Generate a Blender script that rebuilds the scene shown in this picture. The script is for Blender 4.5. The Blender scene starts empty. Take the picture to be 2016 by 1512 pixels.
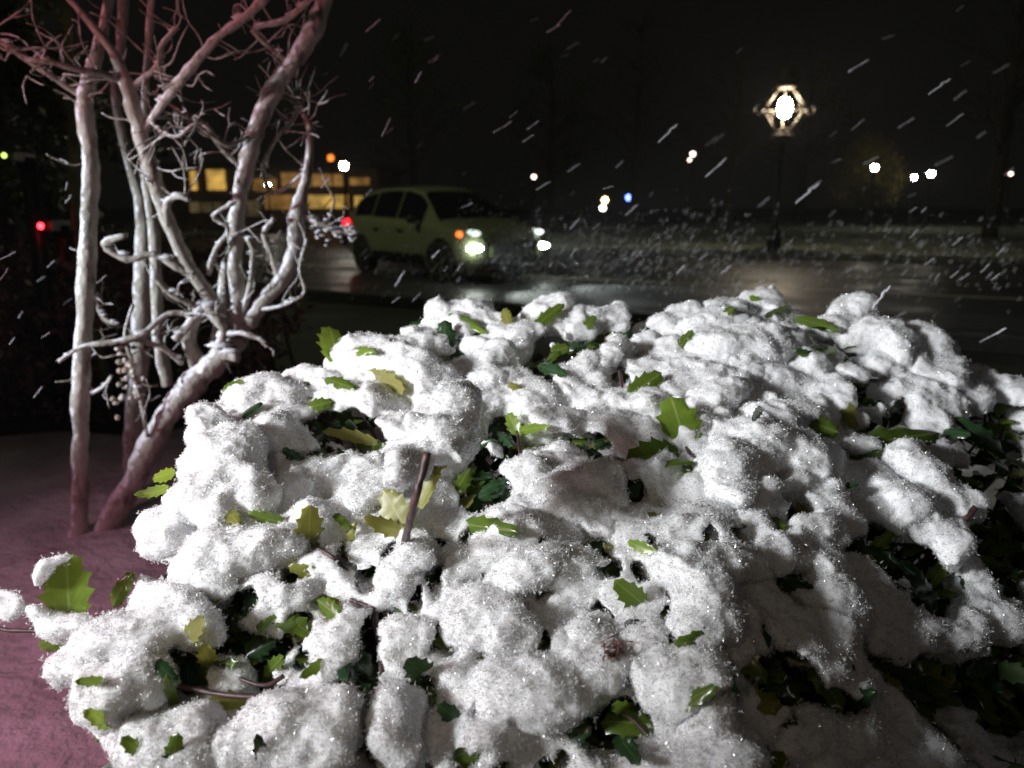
import bpy, bmesh, math, random
import numpy as np
from mathutils import Vector, Matrix
from mathutils.bvhtree import BVHTree

random.seed(7)
RNG = np.random.default_rng(11)
SC = bpy.context.scene
COL = SC.collection

# ------------------------------------------------------------------ camera
FPX = 1480.0
PITCH = math.radians(13.2)
CAMH = 1.25
cF = np.array([0, math.cos(PITCH), -math.sin(PITCH)])
cU = np.array([0, math.sin(PITCH), math.cos(PITCH)])
cR = np.array([1.0, 0, 0])
cO = np.array([0, 0, CAMH])
cam_d = bpy.data.cameras.new('camera')
cam = bpy.data.objects.new('camera', cam_d)
COL.objects.link(cam)
cam.location = (0, 0, CAMH)
cam.rotation_euler = (math.pi / 2 - PITCH, 0, 0)
cam_d.sensor_width = 36
cam_d.lens = 36 * FPX / 2016
cam_d.clip_start = 0.02
cam_d.clip_end = 3000
cam_d.dof.use_dof = True
cam_d.dof.focus_distance = 1.08
cam_d.dof.aperture_fstop = 3.7
SC.camera = cam


def ray(px, py):
    return cF + cR * (px - 1008) / FPX + cU * (756 - py) / FPX


def P(px, py, d):
    return cO + d * ray(px, py)


def PY(px, py, Y):
    r = ray(px, py)
    return cO + r * (Y / r[1])


def G(px, py, z=0.0):
    r = ray(px, py)
    return cO + r * ((z - CAMH) / r[2])


# ------------------------------------------------------------------ materials
def mat(name, col, rough=0.6, **kw):
    m = bpy.data.materials.new(name)
    m.use_nodes = True
    b = m.node_tree.nodes['Principled BSDF']
    b.inputs['Base Color'].default_value = (*col, 1)
    b.inputs['Roughness'].default_value = rough
    for k, v in kw.items():
        b.inputs[k.replace('_', ' ')].default_value = v
    return m


def N(m, typ, **kw):
    n = m.node_tree.nodes.new(typ)
    for k, v in kw.items():
        setattr(n, k, v)
    return n


def L(m, a, b):
    m.node_tree.links.new(a, b)


def noise_col(m, c1, c2, scale=8.0, detail=6, lo=0.35, hi=0.65, coord='Object', stretch=None, bump=0.0, bscale=None, bdist=0.01):
    b = m.node_tree.nodes['Principled BSDF']
    tc = N(m, 'ShaderNodeTexCoord')
    src = tc.outputs[coord]
    if stretch:
        mp = N(m, 'ShaderNodeMapping')
        mp.inputs['Scale'].default_value = stretch
        L(m, src, mp.inputs['Vector'])
        src = mp.outputs['Vector']
    nz = N(m, 'ShaderNodeTexNoise')
    nz.inputs['Scale'].default_value = scale
    nz.inputs['Detail'].default_value = detail
    L(m, src, nz.inputs['Vector'])
    r = N(m, 'ShaderNodeValToRGB')
    r.color_ramp.elements[0].position = lo
    r.color_ramp.elements[0].color = (*c1, 1)
    r.color_ramp.elements[1].position = hi
    r.color_ramp.elements[1].color = (*c2, 1)
    L(m, nz.outputs['Fac'], r.inputs['Fac'])
    L(m, r.outputs['Color'], b.inputs['Base Color'])
    if bump:
        n2 = N(m, 'ShaderNodeTexNoise')
        n2.inputs['Scale'].default_value = bscale or scale * 3
        n2.inputs['Detail'].default_value = 8
        L(m, src, n2.inputs['Vector'])
        bp = N(m, 'ShaderNodeBump')
        bp.inputs['Strength'].default_value = bump
        bp.inputs['Distance'].default_value = bdist
        L(m, n2.outputs['Fac'], bp.inputs['Height'])
        L(m, bp.outputs['Normal'], b.inputs['Normal'])
    return m


def emit(name, col, s):
    m = mat(name, (0.02, 0.02, 0.02), 0.4)
    b = m.node_tree.nodes['Principled BSDF']
    b.inputs['Emission Color'].default_value = (*col, 1)
    b.inputs['Emission Strength'].default_value = s
    return m


# snow: white scattering, a little light passes through
M_SNOW = mat('snow', (0.84, 0.85, 0.865), 0.55, Subsurface_Weight=0.75, Subsurface_Scale=0.014)
M_SNOW.node_tree.nodes['Principled BSDF'].inputs['Subsurface Radius'].default_value = (1, 0.95, 0.9)
M_SNOW.node_tree.nodes['Principled BSDF'].inputs['Specular IOR Level'].default_value = 0.25
_nt = M_SNOW.node_tree
_tc = _nt.nodes.new('ShaderNodeTexCoord')
_nz = _nt.nodes.new('ShaderNodeTexNoise')
_nz.inputs['Scale'].default_value = 420
_nz.inputs['Detail'].default_value = 4
_bp = _nt.nodes.new('ShaderNodeBump')
_bp.inputs['Strength'].default_value = .3
_bp.inputs['Distance'].default_value = .002
_nt.links.new(_tc.outputs['Object'], _nz.inputs['Vector'])
_nt.links.new(_nz.outputs['Fac'], _bp.inputs['Height'])
_nt.links.new(_bp.outputs['Normal'], _nt.nodes['Principled BSDF'].inputs['Normal'])
M_CRYS = bpy.data.materials.new('snow_crystals')
M_CRYS.use_nodes = True
_nt = M_CRYS.node_tree
_nt.nodes.remove(_nt.nodes['Principled BSDF'])
_d = _nt.nodes.new('ShaderNodeBsdfDiffuse')
_d.inputs['Color'].default_value = (.98, .985, .99, 1)
_t = _nt.nodes.new('ShaderNodeBsdfTranslucent')
_t.inputs['Color'].default_value = (.98, .985, .99, 1)
_g = _nt.nodes.new('ShaderNodeBsdfGlossy')
_g.inputs['Roughness'].default_value = .25
_mx = _nt.nodes.new('ShaderNodeMixShader')
_mx.inputs[0].default_value = .5
_nt.links.new(_d.outputs[0], _mx.inputs[1])
_nt.links.new(_t.outputs[0], _mx.inputs[2])
_m2 = _nt.nodes.new('ShaderNodeMixShader')
_m2.inputs[0].default_value = .16
_nt.links.new(_mx.outputs[0], _m2.inputs[1])
_nt.links.new(_g.outputs[0], _m2.inputs[2])
_tr = _nt.nodes.new('ShaderNodeBsdfTransparent')
_m3 = _nt.nodes.new('ShaderNodeMixShader')
_m3.inputs[0].default_value = .38
_nt.links.new(_m2.outputs[0], _m3.inputs[1])
_nt.links.new(_tr.outputs[0], _m3.inputs[2])
_nt.links.new(_m3.outputs[0], _nt.nodes['Material Output'].inputs['Surface'])


def leaf_mat(name, top, under, vein, trans, rough=0.32, tw=0.35):
    m = mat(name, top, rough)
    nt = m.node_tree
    b = nt.nodes['Principled BSDF']
    uv = N(m, 'ShaderNodeUVMap')
    sx = N(m, 'ShaderNodeSeparateXYZ')
    L(m, uv.outputs['UV'], sx.inputs[0])
    ab = N(m, 'ShaderNodeMath', operation='SUBTRACT')
    ab.inputs[1].default_value = 0.5
    L(m, sx.outputs['X'], ab.inputs[0])
    a2 = N(m, 'ShaderNodeMath', operation='ABSOLUTE')
    L(m, ab.outputs[0], a2.inputs[0])
    # side veins: stripes slanting along the leaf
    sv = N(m, 'ShaderNodeMath', operation='SUBTRACT')
    L(m, sx.outputs['Y'], sv.inputs[0])
    L(m, a2.outputs[0], sv.inputs[1])
    mu = N(m, 'ShaderNodeMath', operation='MULTIPLY')
    mu.inputs[1].default_value = 40
    L(m, sv.outputs[0], mu.inputs[0])
    si = N(m, 'ShaderNodeMath', operation='SINE')
    L(m, mu.outputs[0], si.inputs[0])
    r = N(m, 'ShaderNodeValToRGB')
    r.color_ramp.elements[0].position = 0.012
    r.color_ramp.elements[0].color = (1, 1, 1, 1)
    r.color_ramp.elements[1].position = 0.04
    r.color_ramp.elements[1].color = (0, 0, 0, 1)
    L(m, a2.outputs[0], r.inputs['Fac'])
    r2 = N(m, 'ShaderNodeValToRGB')
    r2.color_ramp.elements[0].position = 0.9
    r2.color_ramp.elements[0].color = (0, 0, 0, 1)
    r2.color_ramp.elements[1].position = 1.0
    r2.color_ramp.elements[1].color = (0.35, 0.35, 0.35, 1)
    L(m, si.outputs[0], r2.inputs['Fac'])
    mxv = N(m, 'ShaderNodeMath', operation='MAXIMUM')
    L(m, r.outputs['Color'], mxv.inputs[0])
    L(m, r2.outputs['Color'], mxv.inputs[1])
    tc = N(m, 'ShaderNodeTexCoord')
    nz = N(m, 'ShaderNodeTexNoise')
    nz.inputs['Scale'].default_value = 60
    L(m, tc.outputs['Object'], nz.inputs['Vector'])
    mot = N(m, 'ShaderNodeMixRGB')
    mot.inputs[1].default_value = (*[c * 0.7 for c in top], 1)
    mot.inputs[2].default_value = (*[min(1, c * 1.25) for c in top], 1)
    L(m, nz.outputs['Fac'], mot.inputs[0])
    geo = N(m, 'ShaderNodeNewGeometry')
    m1 = N(m, 'ShaderNodeMixRGB')
    m1.inputs[2].default_value = (*under, 1)
    L(m, mot.outputs[0], m1.inputs[1])
    L(m, geo.outputs['Backfacing'], m1.inputs[0])
    m2 = N(m, 'ShaderNodeMixRGB')
    m2.inputs[2].default_value = (*vein, 1)
    L(m, mxv.outputs[0], m2.inputs[0])
    L(m, m1.outputs[0], m2.inputs[1])
    L(m, m2.outputs[0], b.inputs['Base Color'])
    t = N(m, 'ShaderNodeBsdfTranslucent')
    t.inputs['Color'].default_value = (*trans, 1)
    mx = N(m, 'ShaderNodeMixShader')
    mx.inputs[0].default_value = tw
    L(m, b.outputs[0], mx.inputs[1])
    L(m, t.outputs[0], mx.inputs[2])
    L(m, mx.outputs[0], nt.nodes['Material Output'].inputs['Surface'])
    return m


M_LEAF = [leaf_mat('holly_leaf_green', (0.085, 0.135, 0.02), (0.18, 0.20, 0.06), (0.20, 0.25, 0.08), (0.20, 0.30, 0.03), .24),
          leaf_mat('holly_leaf_bright', (0.15, 0.235, 0.032), (0.22, 0.27, 0.08), (0.30, 0.37, 0.12), (0.34, 0.47, 0.055), 0.26, 0.42),
          leaf_mat('holly_leaf_olive', (0.20, 0.21, 0.045), (0.26, 0.25, 0.09), (0.34, 0.30, 0.12), (0.36, 0.36, 0.06), 0.4, 0.35),
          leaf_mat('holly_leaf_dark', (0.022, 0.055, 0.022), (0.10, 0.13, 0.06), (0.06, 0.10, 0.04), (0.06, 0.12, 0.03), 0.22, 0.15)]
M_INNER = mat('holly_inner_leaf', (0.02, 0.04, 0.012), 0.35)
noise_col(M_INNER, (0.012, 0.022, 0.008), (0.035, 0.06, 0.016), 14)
M_TWIG = mat('holly_twig', (0.05, 0.025, 0.03), 0.5)
noise_col(M_TWIG, (0.03, 0.014, 0.018), (0.10, 0.05, 0.05), 60, bump=0.3, bscale=200, bdist=0.001)
M_BERRY = mat('berry', (0.5, 0.02, 0.02), 0.25)
M_DRY = mat('dry_flower', (0.16, 0.07, 0.045), 0.7)


# ------------------------------------------------------------------ object helpers
def link(name, me, m, parent=None, smooth=True):
    o = bpy.data.objects.new(name, me)
    COL.objects.link(o)
    if m is not None:
        for x in (m if isinstance(m, (list, tuple)) else [m]):
            me.materials.append(x)
    if smooth and len(me.polygons):
        me.polygons.foreach_set('use_smooth', [True] * len(me.polygons))
    if parent is not None:
        o.parent = parent
        o.matrix_parent_inverse = Matrix.Translation(-Vector(parent.location)) if parent.rotation_euler.z == 0 else parent.matrix_basis.inverted()
    return o


def local(o):
    """child whose mesh is already in the parent's space"""
    o.matrix_parent_inverse = Matrix.Identity(4)
    return o


def tag(o, label=None, cat=None, group=None, kind=None):
    if label:
        o['label'] = label
    if cat:
        o['category'] = cat
    if group:
        o['group'] = group
    if kind:
        o['kind'] = kind
    return o


def empty(name, loc, rz=0.0):
    o = bpy.data.objects.new(name, None)
    COL.objects.link(o)
    o.location = loc
    o.rotation_euler = (0, 0, rz)
    o.empty_display_size = 0.1
    return o


def mesh_np(name, V, Q):
    """mesh from arrays: V (n,3), Q (m,k)"""
    V = np.asarray(V, dtype=np.float32)
    Q = np.asarray(Q, dtype=np.int32)
    me = bpy.data.meshes.new(name)
    me.vertices.add(len(V))
    me.vertices.foreach_set('co', V.ravel())
    k = Q.shape[1]
    me.loops.add(Q.size)
    me.loops.foreach_set('vertex_index', Q.ravel())
    me.polygons.add(len(Q))
    me.polygons.foreach_set('loop_start', np.arange(0, Q.size, k, dtype=np.int32))
    me.update(calc_edges=True)
    return me


class MB:
    """collects shapes into one mesh"""

    def __init__(s):
        s.v = []
        s.f = []

    def add(s, vs, fs):
        k = len(s.v)
        s.v += [tuple(map(float, v)) for v in vs]
        s.f += [tuple(i + k for i in f) for f in fs]
        return s

    def box(s, c, size, rz=0.0):
        cx, cy, cz = c
        a, b, h = (x / 2 for x in size)
        co, si = math.cos(rz), math.sin(rz)
        vs = []
        for z in (-h, h):
            for x, y in ((-a, -b), (a, -b), (a, b), (-a, b)):
                vs.append((cx + x * co - y * si, cy + x * si + y * co, cz + z))
        return s.add(vs, [(3, 2, 1, 0), (4, 5, 6, 7), (0, 1, 5, 4), (1, 2, 6, 5), (2, 3, 7, 6), (3, 0, 4, 7)])

    def lathe(s, c, prof, n=16, axis='z'):
        vs, fs = [], []
        for r, z in prof:
            for i in range(n):
                a = 2 * math.pi * i / n
                if axis == 'z':
                    vs.append((c[0] + r * math.cos(a), c[1] + r * math.sin(a), c[2] + z))
                else:
                    vs.append((c[0] + r * math.cos(a), c[1] + z, c[2] + r * math.sin(a)))
        m = len(prof)
        for j in range(m - 1):
            for i in range(n):
                q = (j * n + i, j * n + (i + 1) % n, (j + 1) * n + (i + 1) % n, (j + 1) * n + i)
                fs.append(q if axis == 'z' else q[::-1])
        fs.append(tuple(range(n))[::-1] if axis == 'z' else tuple(range(n)))
        fs.append(tuple((m - 1) * n + i for i in range(n)) if axis == 'z' else tuple((m - 1) * n + i for i in range(n))[::-1])
        return s.add(vs, fs)

    def tube(s, pts, rad, n=8, smooth=3, wob=0.0, knot=0.0):
        pts = [np.array(p, float) for p in pts]
        if not hasattr(rad, '__len__'):
            rad = [rad] * len(pts)
        if smooth > 1 and len(pts) > 2:
            op, orr = [], []
            for i in range(len(pts) - 1):
                p0 = pts[max(i - 1, 0)]
                p1, p2 = pts[i], pts[i + 1]
                p3 = pts[min(i + 2, len(pts) - 1)]
                for k in range(smooth):
                    t = k / smooth
                    op.append(0.5 * (2 * p1 + (p2 - p0) * t + (2 * p0 - 5 * p1 + 4 * p2 - p3) * t * t + (3 * p1 - p0 - 3 * p2 + p3) * t ** 3))
                    orr.append(rad[i] * (1 - t) + rad[i + 1] * t)
            op.append(pts[-1])
            orr.append(rad[-1])
            pts, rad = op, orr
        m = len(pts)
        if wob or knot:
            for i in range(m):
                if wob:
                    pts[i] = pts[i] + RNG.normal(0, wob, 3) * rad[i]
                if knot:
                    rad[i] = rad[i] * (1 + knot * (RNG.random() - 0.4))
        vs, fs = [], []
        ref = np.array([0.31, 0.52, 0.79])
        for i in range(m):
            t = pts[min(i + 1, m - 1)] - pts[max(i - 1, 0)]
            t = t / (np.linalg.norm(t) + 1e-9)
            a = np.cross(t, ref)
            a /= np.linalg.norm(a) + 1e-9
            b = np.cross(t, a)
            for k in range(n):
                w = 2 * math.pi * k / n
                rr = rad[i] * (1 + (RNG.random() - 0.5) * knot * 0.6)
                vs.append(pts[i] + (a * math.cos(w) + b * math.sin(w)) * rr)
        for i in range(m - 1):
            for k in range(n):
                fs.append((i * n + k, i * n + (k + 1) % n, (i + 1) * n + (k + 1) % n, (i + 1) * n + k))
        fs.append(tuple(range(n))[::-1])
        fs.append(tuple((m - 1) * n + k for k in range(n)))
        return s.add(vs, fs)

    def ball(s, c, r, nu=12, nv=8, rough=0.0):
        r = r if hasattr(r, '__len__') else (r, r, r)
        vs = [(c[0], c[1], c[2] - r[2])]
        for j in range(1, nv):
            a = -math.pi / 2 + math.pi * j / nv
            for i in range(nu):
                w = 2 * math.pi * i / nu
                q = 1 + rough * (RNG.random() - 0.5)
                vs.append((c[0] + q * r[0] * math.cos(a) * math.cos(w), c[1] + q * r[1] * math.cos(a) * math.sin(w), c[2] + q * r[2] * math.sin(a)))
        vs.append((c[0], c[1], c[2] + r[2]))
        fs = []
        for i in range(nu):
            fs.append((0, 1 + (i + 1) % nu, 1 + i))
            for j in range(nv - 2):
                fs.append((1 + j * nu + i, 1 + j * nu + (i + 1) % nu, 1 + (j + 1) * nu + (i + 1) % nu, 1 + (j + 1) * nu + i))
            fs.append((1 + (nv - 2) * nu + i, 1 + (nv - 2) * nu + (i + 1) % nu, len(vs) - 1))
        return s.add(vs, fs)

    def build(s, name, m, parent=None, smooth=True, loc=None):
        me = bpy.data.meshes.new(name)
        V = s.v
        if loc is not None:
            V = [(v[0] - loc[0], v[1] - loc[1], v[2] - loc[2]) for v in V]
        me.from_pydata(V, [], s.f)
        me.update()
        o = link(name, me, m, parent, smooth)
        if loc is not None:
            o.location = loc
        return o


# ------------------------------------------------------------------ noise, surface nets
def vnoise(p, f, seed=0):
    q = np.asarray(p, dtype=np.float64) * f + seed * 17.31
    i = np.floor(q).astype(np.int64)
    t = q - i
    t = t * t * (3 - 2 * t)

    def h(a, b, c):
        n = (a * 73856093) ^ (b * 19349663) ^ (c * 83492791)
        n = (n ^ (n >> 13)) * 1274126177
        return ((n ^ (n >> 16)) & 0xffff) / 65535.0
    r = 0
    for dx in (0, 1):
        for dy in (0, 1):
            for dz in (0, 1):
                w = (t[:, 0] if dx else 1 - t[:, 0]) * (t[:, 1] if dy else 1 - t[:, 1]) * (t[:, 2] if dz else 1 - t[:, 2])
                r = r + w * h(i[:, 0] + dx, i[:, 1] + dy, i[:, 2] + dz)
    return r * 2 - 1


def sdf_mesh(ells, vox, k=120.0, cuts=()):
    """smooth union of ellipsoids (centre, 3x3 axes rows, radii) meshed by surface nets"""
    C = np.array([e[0] for e in ells])
    RM = np.array([max(e[2]) for e in ells])
    pad = 0.03
    lo = (C - RM[:, None]).min(0) - pad
    hi = (C + RM[:, None]).max(0) + pad
    n = np.ceil((hi - lo) / vox).astype(int) + 1
    S = np.full(n, 1e-9, dtype=np.float32)
    for e_ in ells:
        c, A, r = e_[:3]
        rm = max(r) + 0.024
        a = np.maximum(np.floor((c - rm - lo) / vox).astype(int), 0)
        b = np.minimum(np.ceil((c + rm - lo) / vox).astype(int) + 1, n)
        g = [lo[i] + vox * np.arange(a[i], b[i]) - c[i] for i in range(3)]
        X, Y, Z = np.meshgrid(*g, indexing='ij')
        q = [(A[i][0] * X + A[i][1] * Y + A[i][2] * Z) / r[i] for i in range(3)]
        l = np.sqrt(q[0] ** 2 + q[1] ** 2 + q[2] ** 2)
        d = (l - 1) * min(r)
        if len(e_) > 3:
            d = np.maximum(d, -(q[2] + e_[3]) * r[2])
        S[a[0]:b[0], a[1]:b[1], a[2]:b[2]] += np.exp(-k * np.minimum(np.maximum(d, -0.12), 0.1)).astype(np.float32)
    D = -np.log(S) / k
    for c, A, r in cuts:
        rm = max(r) + .006
        a = np.maximum(np.floor((c - rm - lo) / vox).astype(int), 0)
        b = np.minimum(np.ceil((c + rm - lo) / vox).astype(int) + 1, n)
        if (b <= a).any():
            continue
        g = [lo[i] + vox * np.arange(a[i], b[i]) - c[i] for i in range(3)]
        X, Y, Z = np.meshgrid(*g, indexing='ij')
        l = np.sqrt(sum(((A[i][0] * X + A[i][1] * Y + A[i][2] * Z) / r[i]) ** 2 for i in range(3)))
        sl_ = (slice(a[0], b[0]), slice(a[1], b[1]), slice(a[2], b[2]))
        D[sl_] = np.maximum(D[sl_], -(l - 1) * min(r))
    D[0, :, :] = D[-1, :, :] = 0.1
    D[:, 0, :] = D[:, -1, :] = 0.1
    D[:, :, 0] = D[:, :, -1] = 0.1
    ins = D < 0
    cnt = np.zeros(n - 1, dtype=np.int8)
    for dx in (0, 1):
        for dy in (0, 1):
            for dz in (0, 1):
                cnt += ins[dx:n[0] - 1 + dx, dy:n[1] - 1 + dy, dz:n[2] - 1 + dz]
    act = (cnt > 0) & (cnt < 8)
    idx = np.full(n - 1, -1, dtype=np.int32)
    ii = np.argwhere(act)
    idx[act] = np.arange(len(ii))
    acc = np.zeros((len(ii), 3))
    num = np.zeros(len(ii))
    corners = [(a, b, c) for a in (0, 1) for b in (0, 1) for c in (0, 1)]
    for p in corners:
        for ax in range(3):
            if p[ax] == 0:
                q = list(p)
                q[ax] = 1
                v0 = D[ii[:, 0] + p[0], ii[:, 1] + p[1], ii[:, 2] + p[2]]
                v1 = D[ii[:, 0] + q[0], ii[:, 1] + q[1], ii[:, 2] + q[2]]
                cr = (v0 < 0) != (v1 < 0)
                t = np.where(cr, v0 / np.where(cr, v0 - v1, 1), 0)
                pt = np.tile(np.array(p, float), (len(ii), 1))
                pt[:, ax] += t
                acc[cr] += pt[cr]
                num[cr] += 1
    V = lo + vox * (ii + acc / num[:, None])
    Q = []
    for ax in range(3):
        o1, o2 = [(1, 2), (2, 0), (0, 1)][ax]
        sl0 = [slice(None)] * 3
        sl1 = [slice(None)] * 3
        sl0[ax] = slice(0, -1)
        sl1[ax] = slice(1, None)
        a, b = ins[tuple(sl0)], ins[tuple(sl1)]
        for flip, mm in ((False, a & ~b), (True, ~a & b)):
            e = np.argwhere(mm)
            e = e[(e[:, o1] > 0) & (e[:, o2] > 0) & (e[:, o1] < n[o1] - 1) & (e[:, o2] < n[o2] - 1)]
            cs = []
            for u, w in ((1, 1), (0, 1), (0, 0), (1, 0)):
                f = e.copy()
                f[:, o1] -= u
                f[:, o2] -= w
                cs.append(idx[f[:, 0], f[:, 1], f[:, 2]])
            q = np.stack(cs, 1)
            Q.append(q[:, ::-1] if flip else q)
    Q = np.concatenate(Q)
    return V, Q


def vert_normals(V, Q):
    n = np.cross(V[Q[:, 2]] - V[Q[:, 0]], V[Q[:, 3]] - V[Q[:, 1]])
    Nn = np.zeros_like(V)
    for k in range(4):
        np.add.at(Nn, Q[:, k], n)
    return Nn / (np.linalg.norm(Nn, axis=1, keepdims=True) + 1e-12), n


def crystals(V, Q, dens, lmin=0.0014, lmax=0.0048, cull=True):
    """thin ice needles and flecks standing on a snow surface"""
    fn = np.cross(V[Q[:, 2]] - V[Q[:, 0]], V[Q[:, 3]] - V[Q[:, 1]])
    area = np.linalg.norm(fn, axis=1) * 0.5
    fn /= (np.linalg.norm(fn, axis=1, keepdims=True) + 1e-12)
    cen = V[Q].mean(1)
    w = area.copy()
    if cull:
        vd = cen - cO
        dist = np.linalg.norm(vd, axis=1)
        facing = -(fn * vd).sum(1) / dist
        w *= np.where(facing > -0.35, 1.0, 0.12) * np.clip(1.25 / dist, 0.5, 1.6) ** 1.5
    cl = .5 + vnoise(cen, 45, 3) * 0.6 + vnoise(cen, 170, 4) * 0.6
    w0 = w
    out = []

    def sample(n, ww):
        fi = RNG.choice(len(Q), n, p=ww / ww.sum())
        a, b = RNG.random((2, n, 1))
        q = Q[fi]
        return (V[q[:, 0]] * (1 - a) + V[q[:, 1]] * a) * (1 - b) + (V[q[:, 3]] * (1 - a) + V[q[:, 2]] * a) * b, fn[fi]

    def needles(pos, d, ln, wd):
        s = np.cross(d, RNG.normal(0, 1, d.shape))
        s /= np.linalg.norm(s, axis=1, keepdims=True)
        out.append(np.stack([pos, pos + d * ln * .45 + s * wd, pos + d * ln, pos + d * ln * .45 - s * wd], 1).reshape(-1, 3))
    # grains: short flecks lying close to the surface
    w1 = w0 * np.clip(.8 + 1.1 * cl, .25, 2)
    nc = int(w1.sum() * dens * .55)
    pos, nn = sample(nc, w1)
    d = nn * .12 + RNG.normal(0, .5, (nc, 3))
    d /= np.linalg.norm(d, axis=1, keepdims=True)
    ln = .0015 + .0030 * RNG.random((nc, 1)) ** 1.5
    needles(pos + nn * (RNG.random((nc, 1)) * .0015) - d * ln * .5, d, ln, .00055 + .00075 * RNG.random((nc, 1)))
    # dendrites: little stars of needles standing up
    K = 6
    w2 = w0 * np.clip(cl * 2.4 - .35, .02, 3.2)
    nc = max(12, int(w2.sum() * dens / 8))
    pos, nn = sample(nc, w2)
    size = .6 + .9 * RNG.random((nc, 1)) ** 2
    pos = pos + nn * (RNG.random((nc, 1)) ** 1.4 * .0048) * size
    pos, nn, size = np.repeat(pos, K, 0), np.repeat(nn, K, 0), np.repeat(size, K, 0)
    d = nn * .25 + RNG.normal(0, .62, pos.shape)
    d /= np.linalg.norm(d, axis=1, keepdims=True)
    ln = size * (lmin + (lmax - lmin) * RNG.random((len(pos), 1)) ** 1.8)
    needles(pos - d * .0006, d, ln, (.0005 + .00055 * RNG.random((len(pos), 1))) * np.sqrt(size))
    VV = np.concatenate(out)
    return VV, np.arange(len(VV)).reshape(-1, 4)


def snow_obj(name, ells, vox=0.005, dens=90000, amp=1.0, k=120.0, loc=None, cuts=()):
    V, Q = sdf_mesh(ells, vox, k, cuts)
    for f, a_ in ((11, .015), (24, .0075), (52, .0042), (115, .0017)):
        V = V + amp * a_ * np.stack([vnoise(V, f, 21), vnoise(V, f, 22), vnoise(V, f, 23)], 1)
    Nn, _ = vert_normals(V, Q)
    VV, QQ = crystals(V, Q, dens)
    A = np.concatenate([V, VV])
    if loc is None:
        loc = V.mean(0)
    me = mesh_np(name, A - loc, np.concatenate([Q, QQ + len(V)]))
    mi = np.zeros(len(Q) + len(QQ), dtype=np.int32)
    mi[len(Q):] = 1
    o = link(name, me, [M_SNOW, M_CRYS], None, True)
    me.polygons.foreach_set('material_index', mi)
    o.location = loc
    return o, V, Q


def rot_axes(tilt):
    """rows: image-right, image-up-ish (world), depth; rotated by tilt in the image plane"""
    c, s = math.cos(tilt), math.sin(tilt)
    r = cR * c + cU * s
    u = -cR * s + cU * c
    return np.array([r, u, cF])


# ------------------------------------------------------------------ the bush: shape read off the photograph, unprojected to real depth
D_Y = [520, 560, 600, 750, 900, 1100, 1300, 1512, 1650, 1900]
D_D = [1.95, 1.86, 1.76, 1.46, 1.24, 1.04, 0.92, 0.84, 0.82, 0.84]


def bd(px, py):
    d = float(np.interp(py, D_Y, D_D))
    d += 0.20 * max(0, (px - 1400) / 600) ** 1.3 * min(1, max(0, (py - 640) / 200))
    d += 0.05 * max(0, (520 - px) / 400) + 0.03 * max(0, (px - 1500) / 500)
    return d


POLY = [(300, 1900), (300, 1600), (285, 1500), (230, 1400), (185, 1310), (215, 1240), (300, 1170), (345, 1060), (385, 960), (385, 870), (430, 825), (520, 790), (600, 745), (660, 705), (740, 690), (820, 672), (850, 632), (920, 622), (1000, 640), (1080, 615), (1200, 628), (1290, 648), (1400, 622), (1470, 612), (1540, 625), (1600, 655), (1660, 640), (1720, 622), (1780, 660), (1880, 715), (1960, 775), (2060, 760), (2250, 800), (2350, 1000), (2400, 1900)]
HOLES = [(760, 965, 34), (300, 1290, 22), (450, 1240, 28), (600, 1130, 24), (560, 1340, 30), (660, 1340, 24), (880, 1250, 30), (440, 1380, 26), (730, 1480, 30), (860, 1500, 30), (600, 1280, 26), (870, 1130, 24), (330, 1380, 20), (700, 1080, 20), (1075, 715, 45), (1135, 690, 26), (995, 866, 46), (960, 968, 46), (1176, 872, 26), (1249, 965, 26), (1554, 1139, 40), (1610, 1163, 45), (1705, 1085, 55), (1825, 1150, 70), (1517, 1338, 62), (1602, 1395, 70), (1825, 1365, 85), (1976, 1300, 60), (1222, 1440, 60), (836, 1338, 50), (981, 1290, 32), (800, 1430, 32), (1174, 1098, 30), (397, 1296, 50), (528, 1272, 32), (508, 1330, 34), (734, 1229, 38), (738, 1308, 52), (337, 1110, 26), (516, 1483, 26), (1740, 860, 60), (1890, 960, 70), (1960, 1080, 60), (1690, 800, 28), (1930, 860, 50), (1230, 760, 20), (695, 868, 48), (620, 890, 26), (480, 1020, 24), (1990, 930, 60), (1960, 1400, 50), (1300, 1480, 26), (930, 1440, 30), (1700, 1280, 30), (900, 760, 20), (640, 1190, 22), (1560, 1010, 26), (830, 1170, 26), (1150, 1440, 40), (690, 1470, 26)]


def inside(x, y):
    c = False
    n = len(POLY)
    for i in range(n):
        x1, y1 = POLY[i]
        x2, y2 = POLY[i - 1]
        if (y1 > y) != (y2 > y) and x < (x2 - x1) * (y - y1) / (y2 - y1) + x1:
            c = not c
    return c


def ell(px, py, w, h, tilt=0.0, dd=0.0, depth=1.0):
    d = bd(px, py) + dd
    s = d / FPX / 2
    return (P(px, py, d), rot_axes(math.radians(tilt)), (w * s, h * s, 0.5 * (w + h) * s * depth))


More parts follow.
